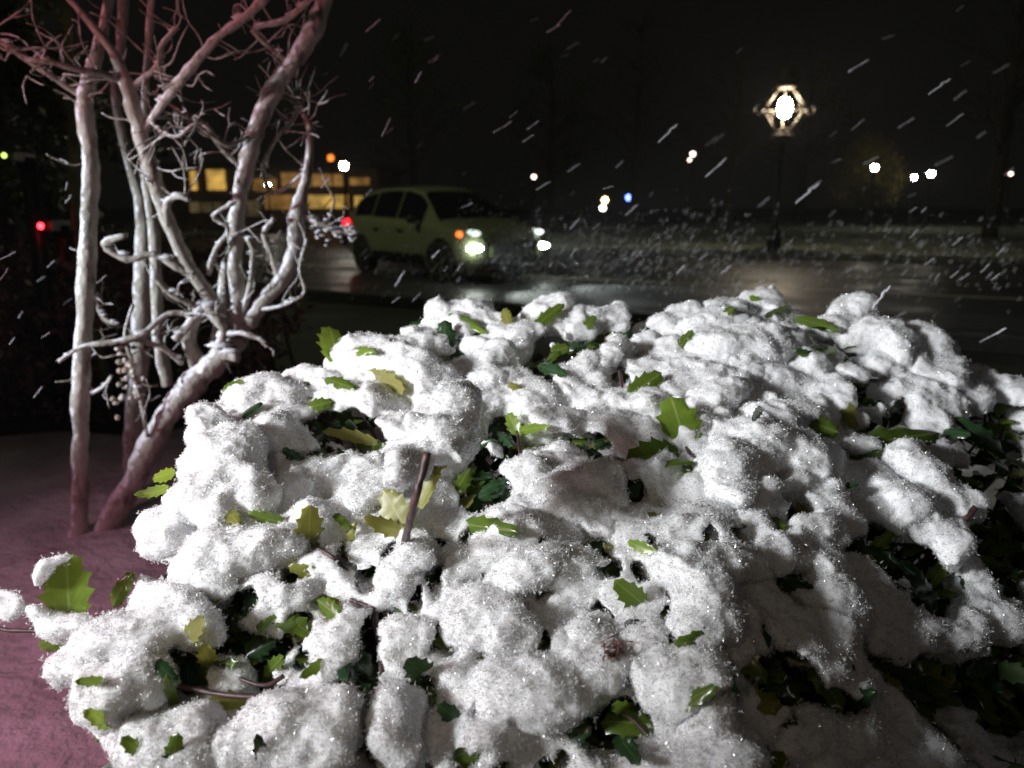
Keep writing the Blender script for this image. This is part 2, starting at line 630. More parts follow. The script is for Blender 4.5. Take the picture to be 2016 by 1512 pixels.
# distinct clumps: (label, [(px, py, w, h, tilt, depth offset), ...])
CL = [
    ("tall cream snow clump balanced on the dark upright holly twig",
     [(880, 800, 110, 120, 10, -.30), (845, 850, 140, 110, -15, -.30), (800, 905, 90, 80, -35, -.29), (880, 860, 100, 90, 20, -.30), (905, 780, 60, 70, 0, -.30)]),
    ("big rounded cream snow clump bulging over the left shoulder of the bush",
     [(420, 845, 130, 120, 10, -.08), (450, 910, 190, 170, -10, -.08), (400, 980, 130, 130, 20, -.09), (540, 865, 150, 90, -12, -.05), (480, 985, 130, 80, 0, -.07), (430, 1030, 60, 70, 0, -.08)]),
    ("broad low snow mound behind the pale upright leaf at the left of the ridge",
     [(770, 715, 200, 80, -8, -.03), (720, 700, 110, 70, 0, -.03), (830, 740, 120, 70, -20, -.03)]),
    ("large bright snow clump with a spiny green leaf tip at its upper left",
     [(1370, 1110, 150, 110, -5, -.06), (1400, 1180, 150, 150, 10, -.06), (1450, 1110, 110, 70, -12, -.05), (1380, 1230, 110, 90, 0, -.06)]),
    ("bright pointed snow clump at the bottom edge beside the dark gap, right of centre",
     [(1400, 1430, 110, 120, 10, -.05), (1400, 1490, 190, 120, 0, -.05), (1350, 1500, 130, 80, 0, -.05)]),
    ("long bright snow mound with a rounded right end in the middle of the bush",
     [(1120, 985, 170, 110, 8, -.03), (1190, 965, 120, 120, 0, -.03), (1050, 1005, 130, 80, 10, -.02), (1180, 1020, 160, 60, 0, -.01)]),
    ("wide bright snow mound right of the pair of large green spiny leaves",
     [(1420, 910, 150, 130, 15, -.04), (1480, 880, 160, 120, 0, -.03), (1450, 960, 110, 70, 20, -.05), (1560, 900, 150, 90, -8, -.02)]),
    ("narrow snow clump shaped like the leaf it lies on, pointing right",
     [(1560, 815, 120, 56, 14, -.03), (1520, 830, 80, 50, 5, -.03), (1595, 800, 50, 40, 20, -.03)]),
    ("bright snow clump with a sharp upper right corner above the two large leaves",
     [(1440, 775, 120, 80, 20, -.03), (1475, 745, 60, 60, 35, -.03), (1390, 790, 90, 70, 10, -.03), (1400, 760, 60, 50, 0, -.03)]),
    ("slanting spiky snow strip running down to the lower right beyond the long dark leaf",
     [(1775, 895, 90, 70, -35, -.05), (1815, 940, 110, 80, -45, -.05), (1860, 985, 110, 70, -35, -.05), (1880, 1000, 70, 44, -20, -.05)]),
    ("drooping snow tongue below the slanting spiky strip at the right of the bush",
     [(1840, 1040, 120, 70, -35, -.03), (1870, 1085, 60, 80, -15, -.03), (1790, 1010, 90, 70, -20, -.03)]),
    ("small snow cap perched alone on a brown bud twig behind centre",
     [(1225, 690, 56, 52, 0, -.05), (1210, 715, 40, 40, 0, -.05)]),
    ("small snow peak highest on the back ridge, on a leaf with a yellow edge",
     [(1515, 590, 74, 50, 0, -.02), (1545, 620, 50, 40, 0, -.02), (1490, 598, 40, 30, 0, -.02)]),
    ("thick snow clump at the right end of the ridge sloping down to the right",
     [(1690, 615, 110, 80, -15, -.04), (1735, 665, 140, 90, -30, -.05), (1650, 640, 80, 50, 0, -.03), (1770, 690, 80, 60, -35, -.05)]),
    ("massive smooth snow mound on the back ridge, right of the middle",
     [(1400, 650, 190, 100, 10, -.03), (1460, 690, 250, 110, -5, -.03), (1450, 615, 90, 60, 20, -.03), (1330, 625, 110, 46, 8, -.01), (1540, 690, 120, 70, 0, -.02)]),
    ("snow tuft lying along a leaf that points up to the right on the back ridge",
     [(1075, 610, 96, 50, 30, -.02), (1100, 595, 40, 28, 35, -.02), (1045, 625, 50, 40, 0, -.02)]),
    ("bright snow cap at the left end of the back ridge above the road reflection",
     [(860, 618, 70, 56, 0, -.01), (920, 615, 90, 48, 5, -.01), (960, 632, 90, 50, 0, -.01), (820, 650, 50, 34, 20, -.01)]),
    ("rounded snow cap on the back ridge just right of the upward-pointing leaf",
     [(1165, 632, 110, 56, 0, -.01), (1205, 622, 56, 50, 0, -.02)]),
    ("big loose snow clump nearest the left sprig, sloping down to the left",
     [(310, 1180, 130, 110, 25, -.06), (270, 1240, 170, 130, 30, -.07), (350, 1210, 130, 90, -5, -.06), (230, 1260, 110, 90, 20, -.07), (380, 1230, 80, 50, -20, -.06)]),
    ("ragged snow tail hanging below the big loose clump at the far left of the bush",
     [(175, 1310, 80, 70, 20, -.05), (240, 1340, 90, 120, 0, -.07), (230, 1390, 80, 80, 0, -.07), (300, 1330, 80, 60, 0, -.06)]),
    ("long bright snow bank below the big cream clump, left of the olive leaf",
     [(350, 1040, 90, 90, 0, -.03), (440, 1090, 170, 110, -5, -.05), (520, 1085, 150, 100, 0, -.04), (420, 1140, 120, 80, 0, -.05), (580, 1060, 90, 60, 0, -.02)]),
    ("rounded snow lump with dark hollows either side, low in the middle of the bush",
     [(960, 1190, 150, 110, 10, -.04), (1000, 1250, 140, 100, 0, -.05), (930, 1230, 90, 70, 0, -.04)]),
    ("snow lump above and right of the rounded low middle lump, its right side in shade",
     [(1060, 1110, 110, 80, 20, -.05), (1020, 1150, 90, 80, 0, -.04), (1085, 1095, 50, 44, 0, -.05)]),
    ("cream snow heap in the bottom left corner of the bush, above the pink ground",
     [(340, 1440, 120, 130, 10, -.05), (310, 1490, 120, 90, 0, -.05), (400, 1480, 130, 110, 0, -.04), (390, 1400, 90, 70, 0, -.04)]),
    ("broad grainy snow heap at the bottom edge, left of the middle",
     [(560, 1420, 160, 110, 0, -.04), (620, 1460, 170, 110, 0, -.04), (500, 1450, 110, 90, 0, -.03), (660, 1400, 110, 90, 10, -.03)]),
    ("round snow ball right of the broad grainy heap at the bottom",
     [(780, 1390, 100, 110, 0, -.04), (790, 1440, 80, 70, 0, -.04)]),
    ("wide speckled snow heap with dried brown flower stalks on it, low in the bush",
     [(1010, 1350, 150, 90, 5, -.04), (1100, 1360, 190, 120, 0, -.04), (1200, 1330, 130, 100, 0, -.04), (1180, 1270, 110, 80, 0, -.03), (1040, 1420, 150, 80, 0, -.03)]),
    ("squarish snow tuft directly under the curled glossy leaf, low right of centre",
     [(1350, 1330, 130, 76, 0, -.05), (1320, 1360, 80, 60, 0, -.05), (1400, 1310, 70, 50, 0, -.04)]),
    ("small snow hood over the toothed leaf pair on the dark upright twig",
     [(745, 945, 80, 56, 5, -.06), (720, 975, 46, 60, 0, -.06), (775, 965, 50, 40, 0, -.06)]),
    ("slim snow sliver leaning on a leaf edge left of the dark upright twig",
     [(585, 955, 60, 60, 45, -.04), (560, 985, 50, 44, 40, -.04)]),
    ("shaded snow clump standing between dark hollows in the right half of the bush",
     [(1615, 1060, 110, 110, 0, -.03), (1640, 1110, 80, 80, 0, -.03), (1640, 1180, 150, 110, -15, -.02)]),
    ("dim grey snow shelf in deep shade at the right edge",
     [(1860, 1240, 180, 90, 5, -.02), (1950, 1220, 160, 90, 10, -.02), (1780, 1230, 120, 90, 0, -.01)]),
    ("dim grey snow bank in the shade along the bottom right edge",
     [(1580, 1450, 160, 80, -5, -.02), (1680, 1460, 170, 90, 0, -.02), (1810, 1470, 190, 100, -5, -.02)]),
    ("snow lump beside the twig fork, above the dark hollow at the left of the middle",
     [(800, 1110, 90, 90, 0, -.04), (770, 1150, 60, 50, 0, -.04), (820, 1070, 60, 60, 0, -.03)]),
]

SNOW_BVH_V, SNOW_BVH_Q, _off = [], [], 0


def reg(V, Q):
    global _off
    SNOW_BVH_V.append(V)
    SNOW_BVH_Q.append(Q + _off)
    _off += len(V)


for lab, parts in CL:
    es = []
    for (px, py, w, h, t, dd) in parts:
        w, h = w * .84, h * .84
        es.append(ell(px, py, w, h, t, dd))
        for _ in range(9):      # smaller lumps riding on it
            a = random.uniform(0, 6.28)
            es.append(ell(px + math.cos(a) * w * random.uniform(.2, .5), py + math.sin(a) * h * random.uniform(.2, .48), random.uniform(.16, .42) * min(w, 1.6 * h), random.uniform(.16, .4) * min(h, 1.6 * w), random.uniform(-40, 40), dd - random.uniform(-.01, .012)))
    o, V, Q = snow_obj('snow_clump', es, 0.0032, 210000, 1.1, 150.0)
    tag(o, lab, 'snow clump', 'snow clumps on the holly bush')
    reg(V, Q)

# the continuous snow cover between them: a lower blanket and flat-bottomed caps lying on the leaves
es = []
CAPS = []


def cap(px, py, w, th, dd, cut=None, jit=14):
    c_ = bd(px, py) + dd
    sl = math.radians(np.interp(py, [560, 900, 1500], [10, 18, 30]) + random.uniform(-jit, jit))
    yw = random.uniform(-.9, .9)
    t_ = np.array([math.sin(yw) * math.cos(sl), math.cos(yw) * math.cos(sl), math.sin(sl)])
    x_ = np.cross(t_, [0, 0, 1.0])
    x_ /= np.linalg.norm(x_)
    ro = random.uniform(-.3, .3)
    n_ = np.cross(x_, t_)
    x_, n_ = x_ * math.cos(ro) + n_ * math.sin(ro), n_ * math.cos(ro) - x_ * math.sin(ro)
    sc_ = c_ / FPX / 2
    e = (P(px, py, c_), np.array([x_, t_, n_]), (w * sc_, w * sc_ * random.uniform(.65, 1.1), max(th * w * sc_, .009)))
    return e + (cut,) if cut is not None else e


yy = 560
while yy < 1560:
    xx = 150 + (yy % 3) * 12
    while xx < 2200:
        px, py = xx + random.uniform(-20, 20), yy + random.uniform(-16, 16)
        xx += 46
        w = random.uniform(60, 120)
        if not inside(px, py) or any((px - a) ** 2 + (py - b) ** 2 < (.95 * r + .36 * w) ** 2 for a, b, r in HOLES):
            continue
        if vnoise(np.array([[px / 95, py / 72, 0.0]]), 1.0, 31)[0] > (.30 if py < 900 else .12):      # bare spots
            continue
        es.append(cap(px, py, w, random.uniform(.3, .5), random.uniform(.024, .06), None))
    yy += 46 * (0.62 if yy < 800 else 0.85)
placed = []
tries = 0
while tries < 9000:
    tries += 1
    px, py = random.uniform(150, 2150), random.uniform(565, 1560)
    w = random.uniform(48, 138) * (0.85 if py < 760 else 1)
    if not inside(px, py) or any((px - a) ** 2 + (py - b) ** 2 < (.9 * r + .3 * w) ** 2 for a, b, r in HOLES):
        continue
    if any(((px - a) / 1.0) ** 2 + ((py - b) / .62) ** 2 < (.39 * (w + c)) ** 2 for a, b, c in placed):
        continue
    placed.append((px, py, w))
    dd = random.uniform(-.03, .012)
    e = cap(px, py, w, random.uniform(.42, .72), dd, random.uniform(.05, .35), 22)
    es.append(e)
    CAPS.append((px, py, w, e))
    for _ in range(3):
        a = random.uniform(0, 6.28)
        k_ = random.uniform(.45, .8)
        c2 = e[0] + e[1][0] * math.cos(a) * e[2][0] * .6 + e[1][1] * math.sin(a) * e[2][1] * .6
        es.append((c2, e[1], (e[2][0] * k_, e[2][1] * k_, e[2][2] * random.uniform(.5, 1.0)), e[3]))
crumbs = 0
while crumbs < 1500:      # small heaps that roughen the cover
    px, py = random.uniform(150, 2150), random.uniform(565, 1560)
    if not inside(px, py):
        continue
    if any((px - a) ** 2 + (py - b) ** 2 < (.55 * r) ** 2 for a, b, r in HOLES):
        continue
    if vnoise(np.array([[px / 95, py / 72, 0.0]]), 1.0, 31)[0] > .1:
        continue
    w = random.uniform(12, 34)
    es.append(ell(px, py, w, w * random.uniform(.5, .9), random.uniform(-50, 50), random.uniform(-.03, .02), .9))
    crumbs += 1
rh = random.Random(5)
MORE = []
while len(MORE) < 34:
    px, py = rh.uniform(210, 1480), rh.uniform(1040, 1530)
    if inside(px, py) and all((px - a) ** 2 + (py - b) ** 2 > (r + 30) ** 2 for a, b, r in HOLES + MORE):
        if any(abs(px - q[0]) < .36 * q[2] and abs(py - q[1]) < .36 * q[3] for lb, pp in CL for q in pp):
            continue
        MORE.append((px, py, rh.uniform(20, 36)))
HOLES += MORE
CUTS = []
for a, b, r in HOLES:
    d_ = bd(a, b)
    s_ = d_ / FPX
    for _ in range(3):
        qx, qy = a + rh.uniform(-.6, .6) * r, b + rh.uniform(-.45, .45) * r
        CUTS.append((P(qx, qy, d_), rot_axes(rh.uniform(-.6, .6)), (r * s_ * rh.uniform(.6, 1.0), r * s_ * rh.uniform(.4, .75), .085)))
cover, V, Q = snow_obj('snow_cover', es, 0.0036, 190000, 1.05, 165.0, None, CUTS)
tag(cover, 'continuous fluffy layer of fresh snow covering the holly bush', 'snow', None, 'stuff')
reg(V, Q)
BV = np.concatenate(SNOW_BVH_V)
BQ = np.concatenate(SNOW_BVH_Q)
BVH = BVHTree.FromPolygons(BV.tolist(), BQ.tolist())


def hit(px, py, default=None):
    r = ray(px, py)
    ln = np.linalg.norm(r)
    loc, nrm, i, dist = BVH.ray_cast(Vector(cO), Vector(r / ln), 6.0)
    if loc is None:
        return default if default is not None else bd(px, py)
    return dist / ln


# ------------------------------------------------------------------ holly bush: leaves, twigs, inner foliage
def holly_leaf_geo(length, width, spines=4, curl=0.25, fold=0.25, bend=0.15, seed=0):
    """spiny holly leaf in local x (width), y (length), z (up)"""
    rr = random.Random(seed)
    rows = spines * 4 + 1
    vs, fs, uvs = [], [], []
    for j in range(rows + 1):
        t = j / rows
        prof = math.sin(math.pi * min(1, t * 0.93 + 0.06)) ** 0.54
        prof *= 1.0 - 0.18 * t
        if j == rows:
            prof = 0.02
        sp = (j % 4)
        k = [0.86, 0.90, 0.97, 1.2][sp] if 0 < j < rows - 1 else 1.0
        y = t * length
        zc = -bend * length * t * t
        for i, u in enumerate((-1, -0.55, 0, 0.55, 1)):
            kk = k if abs(u) == 1 else 0.95
            x = u * prof * width * 0.5 * kk
            yo = (0.035 * length if (sp == 3 and abs(u) == 1 and j < rows - 1) else 0)
            z = zc + fold * abs(x) - curl * (abs(u) ** 3) * width * 0.2 * (1 if sp != 3 else 1.0 + 0.5 * rr.random())
            if sp == 3 and abs(u) == 1:
                z += 0.05 * width * (rr.random() - .3)
            vs.append((x, y + yo, z))
            uvs.append((0.5 + 0.5 * u * prof, t))
    for j in range(rows):
        for i in range(4):
            a = j * 5 + i
            fs.append((a, a + 1, a + 6, a + 5))
    # petiole
    k0 = len(vs)
    r = width * 0.022
    for y in (-0.14 * length, 0.03 * length):
        for a in range(4):
            vs.append((r * math.cos(a * 1.571), y, r * math.sin(a * 1.571) - 0.002))
            uvs.append((0.5, 0))
    for a in range(4):
        fs.append((k0 + a, k0 + (a + 1) % 4, k0 + 4 + (a + 1) % 4, k0 + 4 + a))
    return vs, fs, uvs


bush = empty('holly_bush', (0.25, 1.25, 0.0))
tag(bush, 'low spreading holly bush with spiny green leaves, buried in fresh snow', 'bush')


def add_leaf(bx, by, tx, ty, w, m, roll=0.0, lift=0.014, seed=0, fold=0.25, curl=0.3, bend=0.12, back=False, depth=None):
    d0 = hit(bx, by) if depth is None else depth
    d1 = hit(tx, ty) if depth is None else depth
    dm = hit((bx + tx) / 2, (by + ty) / 2) if depth is None else depth
    if depth is None:
        dm = min(dm, (d0 + d1) / 2 + .02)
        d1 = min(d1, dm + 0.03)
        d0 = min(d0, dm + 0.03)
        d1 -= lift + random.uniform(.0, .02)
        d0 += random.uniform(0.004, .014)
        mm = dm - lift
        d1 = min(d1, mm + .008)
        d0 = min(d0, mm + .035)
    a = P(bx, by, d0)
    b = P(tx, ty, d1)
    Yv = b - a
    ln = np.linalg.norm(Yv)
    Yv /= ln
    view = -ray((bx + tx) / 2, (by + ty) / 2)
    view /= np.linalg.norm(view)
    X = np.cross(Yv, view)
    X /= np.linalg.norm(X)
    Z = np.cross(X, Yv)
    c, s = math.cos(math.radians(roll)), math.sin(math.radians(roll))
    X, Z = X * c + Z * s, Z * c - X * s
    if back:
        X, Z = -X, -Z
    wd = w * (d0 + d1) / 2 / FPX
    vs, fs, uvs = holly_leaf_geo(ln, wd * .82 / max(0.6, c), 3 if ln < 0.04 else 4, curl, fold, bend, seed)
    W = [a + X * v[0] + Yv * v[1] + Z * v[2] for v in vs]
    me = bpy.data.meshes.new('leaf')
    me.from_pydata([tuple(x - a) for x in W], [], fs)
    uvl = me.uv_layers.new(name='UVMap')
    for lp in me.loops:
        uvl.data[lp.index].uv = uvs[lp.vertex_index]
    me.update()
    o = link('leaf', me, m, None, True)
    o.location = tuple(a)
    o.parent = bush
    o.matrix_parent_inverse = Matrix.Translation(-Vector(bush.location))
    return o


G_, B_, O_, D_ = M_LEAF
LEAVES = [  # base px, tip px, width px, material, roll
    (138, 1222, 128, 1090, 112, B_, 15), (222, 1192, 246, 1132, 40, G_, 40), (140, 1245, 72, 1292, 56, B_, 20),
    (662, 712, 652, 626, 74, B_, -15), (690, 692, 724, 686, 22, B_, 30), (640, 745, 694, 762, 36, G_, 20),
    (722, 738, 802, 766, 52, O_, -25), (604, 805, 650, 786, 34, G_, 30), (880, 700, 874, 636, 58, D_, 5),
    (884, 618, 954, 648, 26, B_, 30), (1050, 648, 1110, 590, 32, G_, 25), (1002, 640, 988, 604, 30, O_, 20),
    (1146, 652, 1170, 622, 26, G_, 10), (1085, 694, 1118, 682, 34, G_, 10), (1238, 780, 1304, 732, 56, G_, 10),
    (1350, 884, 1326, 778, 104, B_, -12), (1336, 890, 1236, 904, 84, G_, -15), (1022, 856, 998, 812, 38, B_, 15),
    (1018, 850, 1056, 838, 26, B_, 20), (1682, 880, 1856, 842, 78, G_, 40), (1588, 828, 1652, 852, 52, G_, 20),
    (1656, 786, 1684, 834, 38, O_, 20), (912, 1030, 982, 1046, 54, G_, -10), (802, 1046, 754, 964, 76, O_, 20),
    (800, 1050, 716, 1028, 44, O_, -20), (606, 1076, 612, 996, 68, O_, -15), (562, 1030, 486, 1012, 34, G_, 30),
    (646, 1138, 566, 1118, 38, O_, 30), (896, 974, 924, 914, 40, G_, 30), (344, 930, 296, 942, 34, B_, 20),
    (332, 960, 282, 978, 28, B_, 25), (1292, 1088, 1232, 1066, 30, B_, 10), (1268, 1190, 1212, 1146, 62, G_, 10),
    (1428, 1250, 1332, 1270, 52, G_, 25), (668, 1214, 620, 1180, 44, G_, 20), (694, 1190, 620, 1184, 26, O_, 30),
    (362, 1268, 398, 1216, 46, O_, 20), (416, 1314, 398, 1264, 48, O_, 10), (376, 1344, 436, 1308, 46, G_, 20),
    (346, 1392, 328, 1352, 28, G_, 20), (226, 1430, 190, 1412, 42, B_, 0), (282, 1484, 242, 1456, 38, G_, 10),
    (338, 1514, 346, 1462, 52, G_, 0), (520, 1504, 508, 1456, 38, D_, 0), (826, 938, 884, 884, 56, O_, 25),
    (826, 1000, 876, 900, 34, O_, 45), (846, 1338, 796, 1290, 70, D_, 10), (1306, 1404, 1412, 1350, 40, G_, 35),
    (1256, 1410, 1196, 1380, 48, G_, 10), (678, 1104, 686, 1040, 22, O_, 30), (1566, 626, 1650, 648, 30, G_, 20),
    (1650, 690, 1616, 700, 24, G_, 20), (1332, 692, 1362, 648, 28, G_, 30), (1424, 622, 1444, 604, 22, G_, 20),
    (1500, 598, 1476, 584, 20, B_, 20), (1552, 606, 1504, 622, 22, G_, 30), (742, 872, 644, 840, 32, O_, 30),
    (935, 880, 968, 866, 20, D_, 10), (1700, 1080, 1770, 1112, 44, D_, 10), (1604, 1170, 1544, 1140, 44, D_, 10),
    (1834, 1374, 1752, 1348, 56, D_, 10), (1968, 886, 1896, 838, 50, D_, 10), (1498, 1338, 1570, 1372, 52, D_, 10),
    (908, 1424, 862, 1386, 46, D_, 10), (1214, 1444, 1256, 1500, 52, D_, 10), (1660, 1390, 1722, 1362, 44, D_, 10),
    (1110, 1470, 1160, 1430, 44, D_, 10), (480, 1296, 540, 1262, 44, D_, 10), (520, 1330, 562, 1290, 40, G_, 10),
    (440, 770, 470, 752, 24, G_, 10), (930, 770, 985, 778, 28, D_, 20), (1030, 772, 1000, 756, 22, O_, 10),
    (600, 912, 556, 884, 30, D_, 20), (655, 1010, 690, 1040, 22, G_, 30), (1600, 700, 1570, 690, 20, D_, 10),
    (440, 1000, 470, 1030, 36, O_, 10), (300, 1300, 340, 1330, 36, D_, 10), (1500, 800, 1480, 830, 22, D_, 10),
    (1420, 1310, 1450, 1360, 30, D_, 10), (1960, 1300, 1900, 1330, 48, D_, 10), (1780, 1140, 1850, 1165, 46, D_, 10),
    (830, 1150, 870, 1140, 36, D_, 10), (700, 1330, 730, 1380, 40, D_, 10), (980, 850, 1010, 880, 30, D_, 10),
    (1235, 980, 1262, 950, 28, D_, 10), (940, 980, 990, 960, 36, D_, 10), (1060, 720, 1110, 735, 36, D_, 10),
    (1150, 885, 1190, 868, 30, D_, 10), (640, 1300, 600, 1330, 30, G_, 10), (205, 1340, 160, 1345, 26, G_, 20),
]
for i, (bx, by, tx, ty, w, m, roll) in enumerate(LEAVES):
    near = None
    if i == 0 or i == 2:
        near = 1.0
    if (bx, by) in ((826, 938), (826, 1000)):
        near = bd(840, 900) - 0.26
    add_leaf(bx, by, tx, ty, w, m, roll, lift=0.016, seed=i, fold=random.uniform(.15, .55), curl=random.uniform(.3, 1.2), bend=random.uniform(-.1, .3), depth=near,
             back=(m is O_ and i % 2 == 0))

TW = [  # twigs in pixels with depth offsets: points, radius px
    ([(842, 890), (830, 940), (820, 975), (808, 1020), (797, 1070), (792, 1100)], 15, -.25),
    ([(738, 1160), (738, 1200), (744, 1260), (752, 1325)], 12, -.02),
    ([(690, 1180), (715, 1190), (738, 1200)], 7, -.03),
    ([(510, 998), (540, 1030), (570, 1062), (612, 1072), (660, 1100)], 7, -.05),
    ([(330, 1350), (380, 1356), (430, 1366), (500, 1372), (560, 1380)], 11, -.05),
    ([(-60, 1236), (0, 1240), (60, 1242), (130, 1236), (190, 1250), (260, 1270)], 9, -.02),
    ([(1216, 715), (1222, 745), (1228, 790)], 7, -.03),
    ([(1018, 850), (1022, 880), (1030, 920)], 5, -.02),
    ([(1210, 1400), (1250, 1420), (1290, 1470)], 6, -.03),
    ([(1520, 610), (1528, 640), (1530, 670)], 5, -.02),
    ([(1350, 880), (1370, 900), (1395, 860)], 6, -.02),
    ([(420, 1300), (460, 1330), (520, 1350), (560, 1330)], 8, -.03),
    ([(650, 1090), (690, 1130), (720, 1190)], 6, -.02),
]
for pts, r, dd in TW:
    mb = MB()
    d = bd(*pts[len(pts) // 2]) + dd
    W = []
    for (x, y) in pts:
        W.append(P(x, y, (bd(x, y) + dd) if dd > -.1 else d + 0.5 * max(0, (y - 1000) / 260)))
    if pts[0][0] < -50:
        W = [P(x, y, 1.0) for x, y in pts]
    rr = r * d / FPX / 2
    mb.tube(W, [rr * random.uniform(.85, 1.2) for _ in W], 8, 4, 0.1, 0.25)
    loc = W[0]
    mb.build('twig', M_TWIG, bush, loc=loc)
# snow lodged on the sprig at the far left
es = []
for (x, y, w, h) in ((15, 1205, 60, 60), (-10, 1190, 50, 50), (85, 1212, 50, 44), (140, 1222, 90, 40), (105, 1250, 40, 36), (120, 1230, 60, 40)):
    es.append((P(x, y, 0.985), rot_axes(random.uniform(-.3, .3)), (w * .00034, h * .00034, (w + h) * .00015)))
o, _, _ = snow_obj('snow_clump', es, 0.003, 150000, 0.8, 220.0)
tag(o, 'ragged strip of snow along the bare twig poking in at the left edge', 'snow clump', 'snow clumps on the holly bush')
es = [(P(124, 1100, .992), rot_axes(.2), (.013, .006, .010)), (P(97, 1136, .992), rot_axes(1.1), (.010, .005, .008)), (P(106, 1122, .992), rot_axes(.8), (.008, .005, .008))]
o, _, _ = snow_obj('snow_clump', es, 0.0028, 170000, 0.7, 220.0)
tag(o, 'tiny frosting of snow on the rim of the big bright leaf, far left', 'snow clump', 'snow clumps on the holly bush')

mb = MB()
mb.ball(P(657, 1213, hit(657, 1213) - .004), 0.0035, 10, 8)
mb.build('berry', M_BERRY, bush, loc=P(657, 1213, hit(657, 1213)))
mb = MB()
for k in range(26):
    c = (1200 + random.uniform(-18, 18), 1282 + random.uniform(-12, 12))
    d = hit(*c) - .003
    a = P(*c, d)
    mb.tube([a, a + RNG.normal(0, .004, 3), a + RNG.normal(0, .006, 3)], [.0011, .0009, .0005], 5, 2)
mb.build('dried_flower', M_DRY, bush, loc=P(1200, 1282, hit(1200, 1282)))

# the many smaller leaves that peep out from under the caps
TV, TF, TU = [], [], []
k = 0
for (px, py, w, e) in CAPS:
    for _ in range(2):
        if random.random() < .45:
            continue
        a = random.uniform(0, 6.28)
        ln = random.uniform(.042, .06)
        v_, f_, u_ = holly_leaf_geo(ln, ln * random.uniform(.5, .66), 3, random.uniform(.3, 1.1), random.uniform(.15, .5), random.uniform(0, .3), random.randrange(99))
        v_ = np.array(v_)
        ax, at_, an = e[1]
        Yd = ax * math.cos(a) + at_ * math.sin(a)
        Yd = Yd * .95 + an * random.uniform(-.35, .3)
        Yd /= np.linalg.norm(Yd)
        Xd = np.cross(Yd, an)
        Xd /= np.linalg.norm(Xd)
        Zd = np.cross(Xd, Yd)
        rad = e[2][0] * abs(math.cos(a)) + e[2][1] * abs(math.sin(a))
        o_ = e[0] + Yd * (rad * 1.0 - ln * random.uniform(.2, .55)) - an * e[2][2] * (e[3] * .9)
        TV.append(o_ + v_[:, :1] * Xd + v_[:, 1:2] * Yd + v_[:, 2:] * Zd)
        TF.append(np.array(f_) + k)
        TU += u_
        k += len(v_)
gaps = [(a, b, r) for a, b, r in HOLES]
for gx in range(240, 2100, 34):
    for gy in range(640, 1540, 30):
        if inside(gx, gy) and vnoise(np.array([[gx / 95, gy / 72, 0.0]]), 1.0, 31)[0] > (.34 if gy < 900 else .2) and random.random() < .55:
            gaps.append((gx, gy, 18))
TWG = MB()
for (gx, gy, r) in gaps:
    d_ = bd(gx, gy) + .028
    c_ = P(gx, gy, d_)
    up = np.array([random.uniform(-.4, .4), random.uniform(-.7, 0), 1.0])
    up /= np.linalg.norm(up)
    e1 = np.cross(up, [1.0, .2, 0])
    e1 /= np.linalg.norm(e1)
    e2 = np.cross(up, e1)
    TWG.tube([c_ - up * .10 + RNG.normal(0, .012, 3), c_ - up * .04, c_ + up * .012], [.0035, .003, .0018], 6, 3, .1, .3)
    nlv = random.randint(3, 5)
    a0 = random.uniform(0, 6.28)
    for q_ in range(nlv):
        a = a0 + q_ * 2.4 + random.uniform(-.3, .3)
        ln = random.uniform(.036, .054)
        v_, f_, u_ = holly_leaf_geo(ln, ln * random.uniform(.5, .64), 3, random.uniform(.4, 1.3), random.uniform(.2, .6), random.uniform(.05, .4), random.randrange(99))
        v_ = np.array(v_)
        Yd = e1 * math.cos(a) + e2 * math.sin(a) + up * random.uniform(.0, .7)
        Yd /= np.linalg.norm(Yd)
        Xd = np.cross(Yd, up)
        Xd /= np.linalg.norm(Xd)
        Zd = np.cross(Xd, Yd)
        o_ = c_ + Yd * .006 - up * .012 * q_ * .5
        TV.append(o_ + v_[:, :1] * Xd + v_[:, 1:2] * Yd + v_[:, 2:] * Zd)
        TF.append(np.array(f_) + k)
        TU += u_
        k += len(v_)
o = TWG.build('twig', M_TWIG, bush, loc=tuple(bush.location))
o['kind'] = 'stuff'
TF = np.concatenate(TF)
me = mesh_np('leaf', np.concatenate(TV) - np.array(bush.location), TF)
uvl = me.uv_layers.new(name='UVMap')
uvl.data.foreach_set('uv', np.array(TU, dtype=np.float32)[TF.ravel()].ravel())
o = link('leaf', me, [M_LEAF[0], M_LEAF[3], M_LEAF[2]], None, True)
nl = len(TF) // len(TV)
me.polygons.foreach_set('material_index', np.repeat(RNG.choice(3, len(TV), p=[.5, .38, .12]), nl)[:len(TF)].astype(np.int32) if all(len(v) == len(TV[0]) for v in TV) else np.zeros(len(TF), dtype=np.int32))
o.parent = bush
o['kind'] = 'stuff'

# inner foliage under the snow: uncountable dark leaves
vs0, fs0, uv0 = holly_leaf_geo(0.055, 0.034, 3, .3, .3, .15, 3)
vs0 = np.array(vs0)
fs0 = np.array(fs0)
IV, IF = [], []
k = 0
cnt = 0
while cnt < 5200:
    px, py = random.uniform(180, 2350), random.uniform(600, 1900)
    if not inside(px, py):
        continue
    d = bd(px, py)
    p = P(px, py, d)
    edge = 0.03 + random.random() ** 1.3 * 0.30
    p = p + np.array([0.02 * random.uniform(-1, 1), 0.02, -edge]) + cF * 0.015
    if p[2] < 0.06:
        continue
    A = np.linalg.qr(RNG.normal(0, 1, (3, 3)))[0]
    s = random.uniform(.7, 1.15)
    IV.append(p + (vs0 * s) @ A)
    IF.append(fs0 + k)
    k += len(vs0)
    cnt += 1
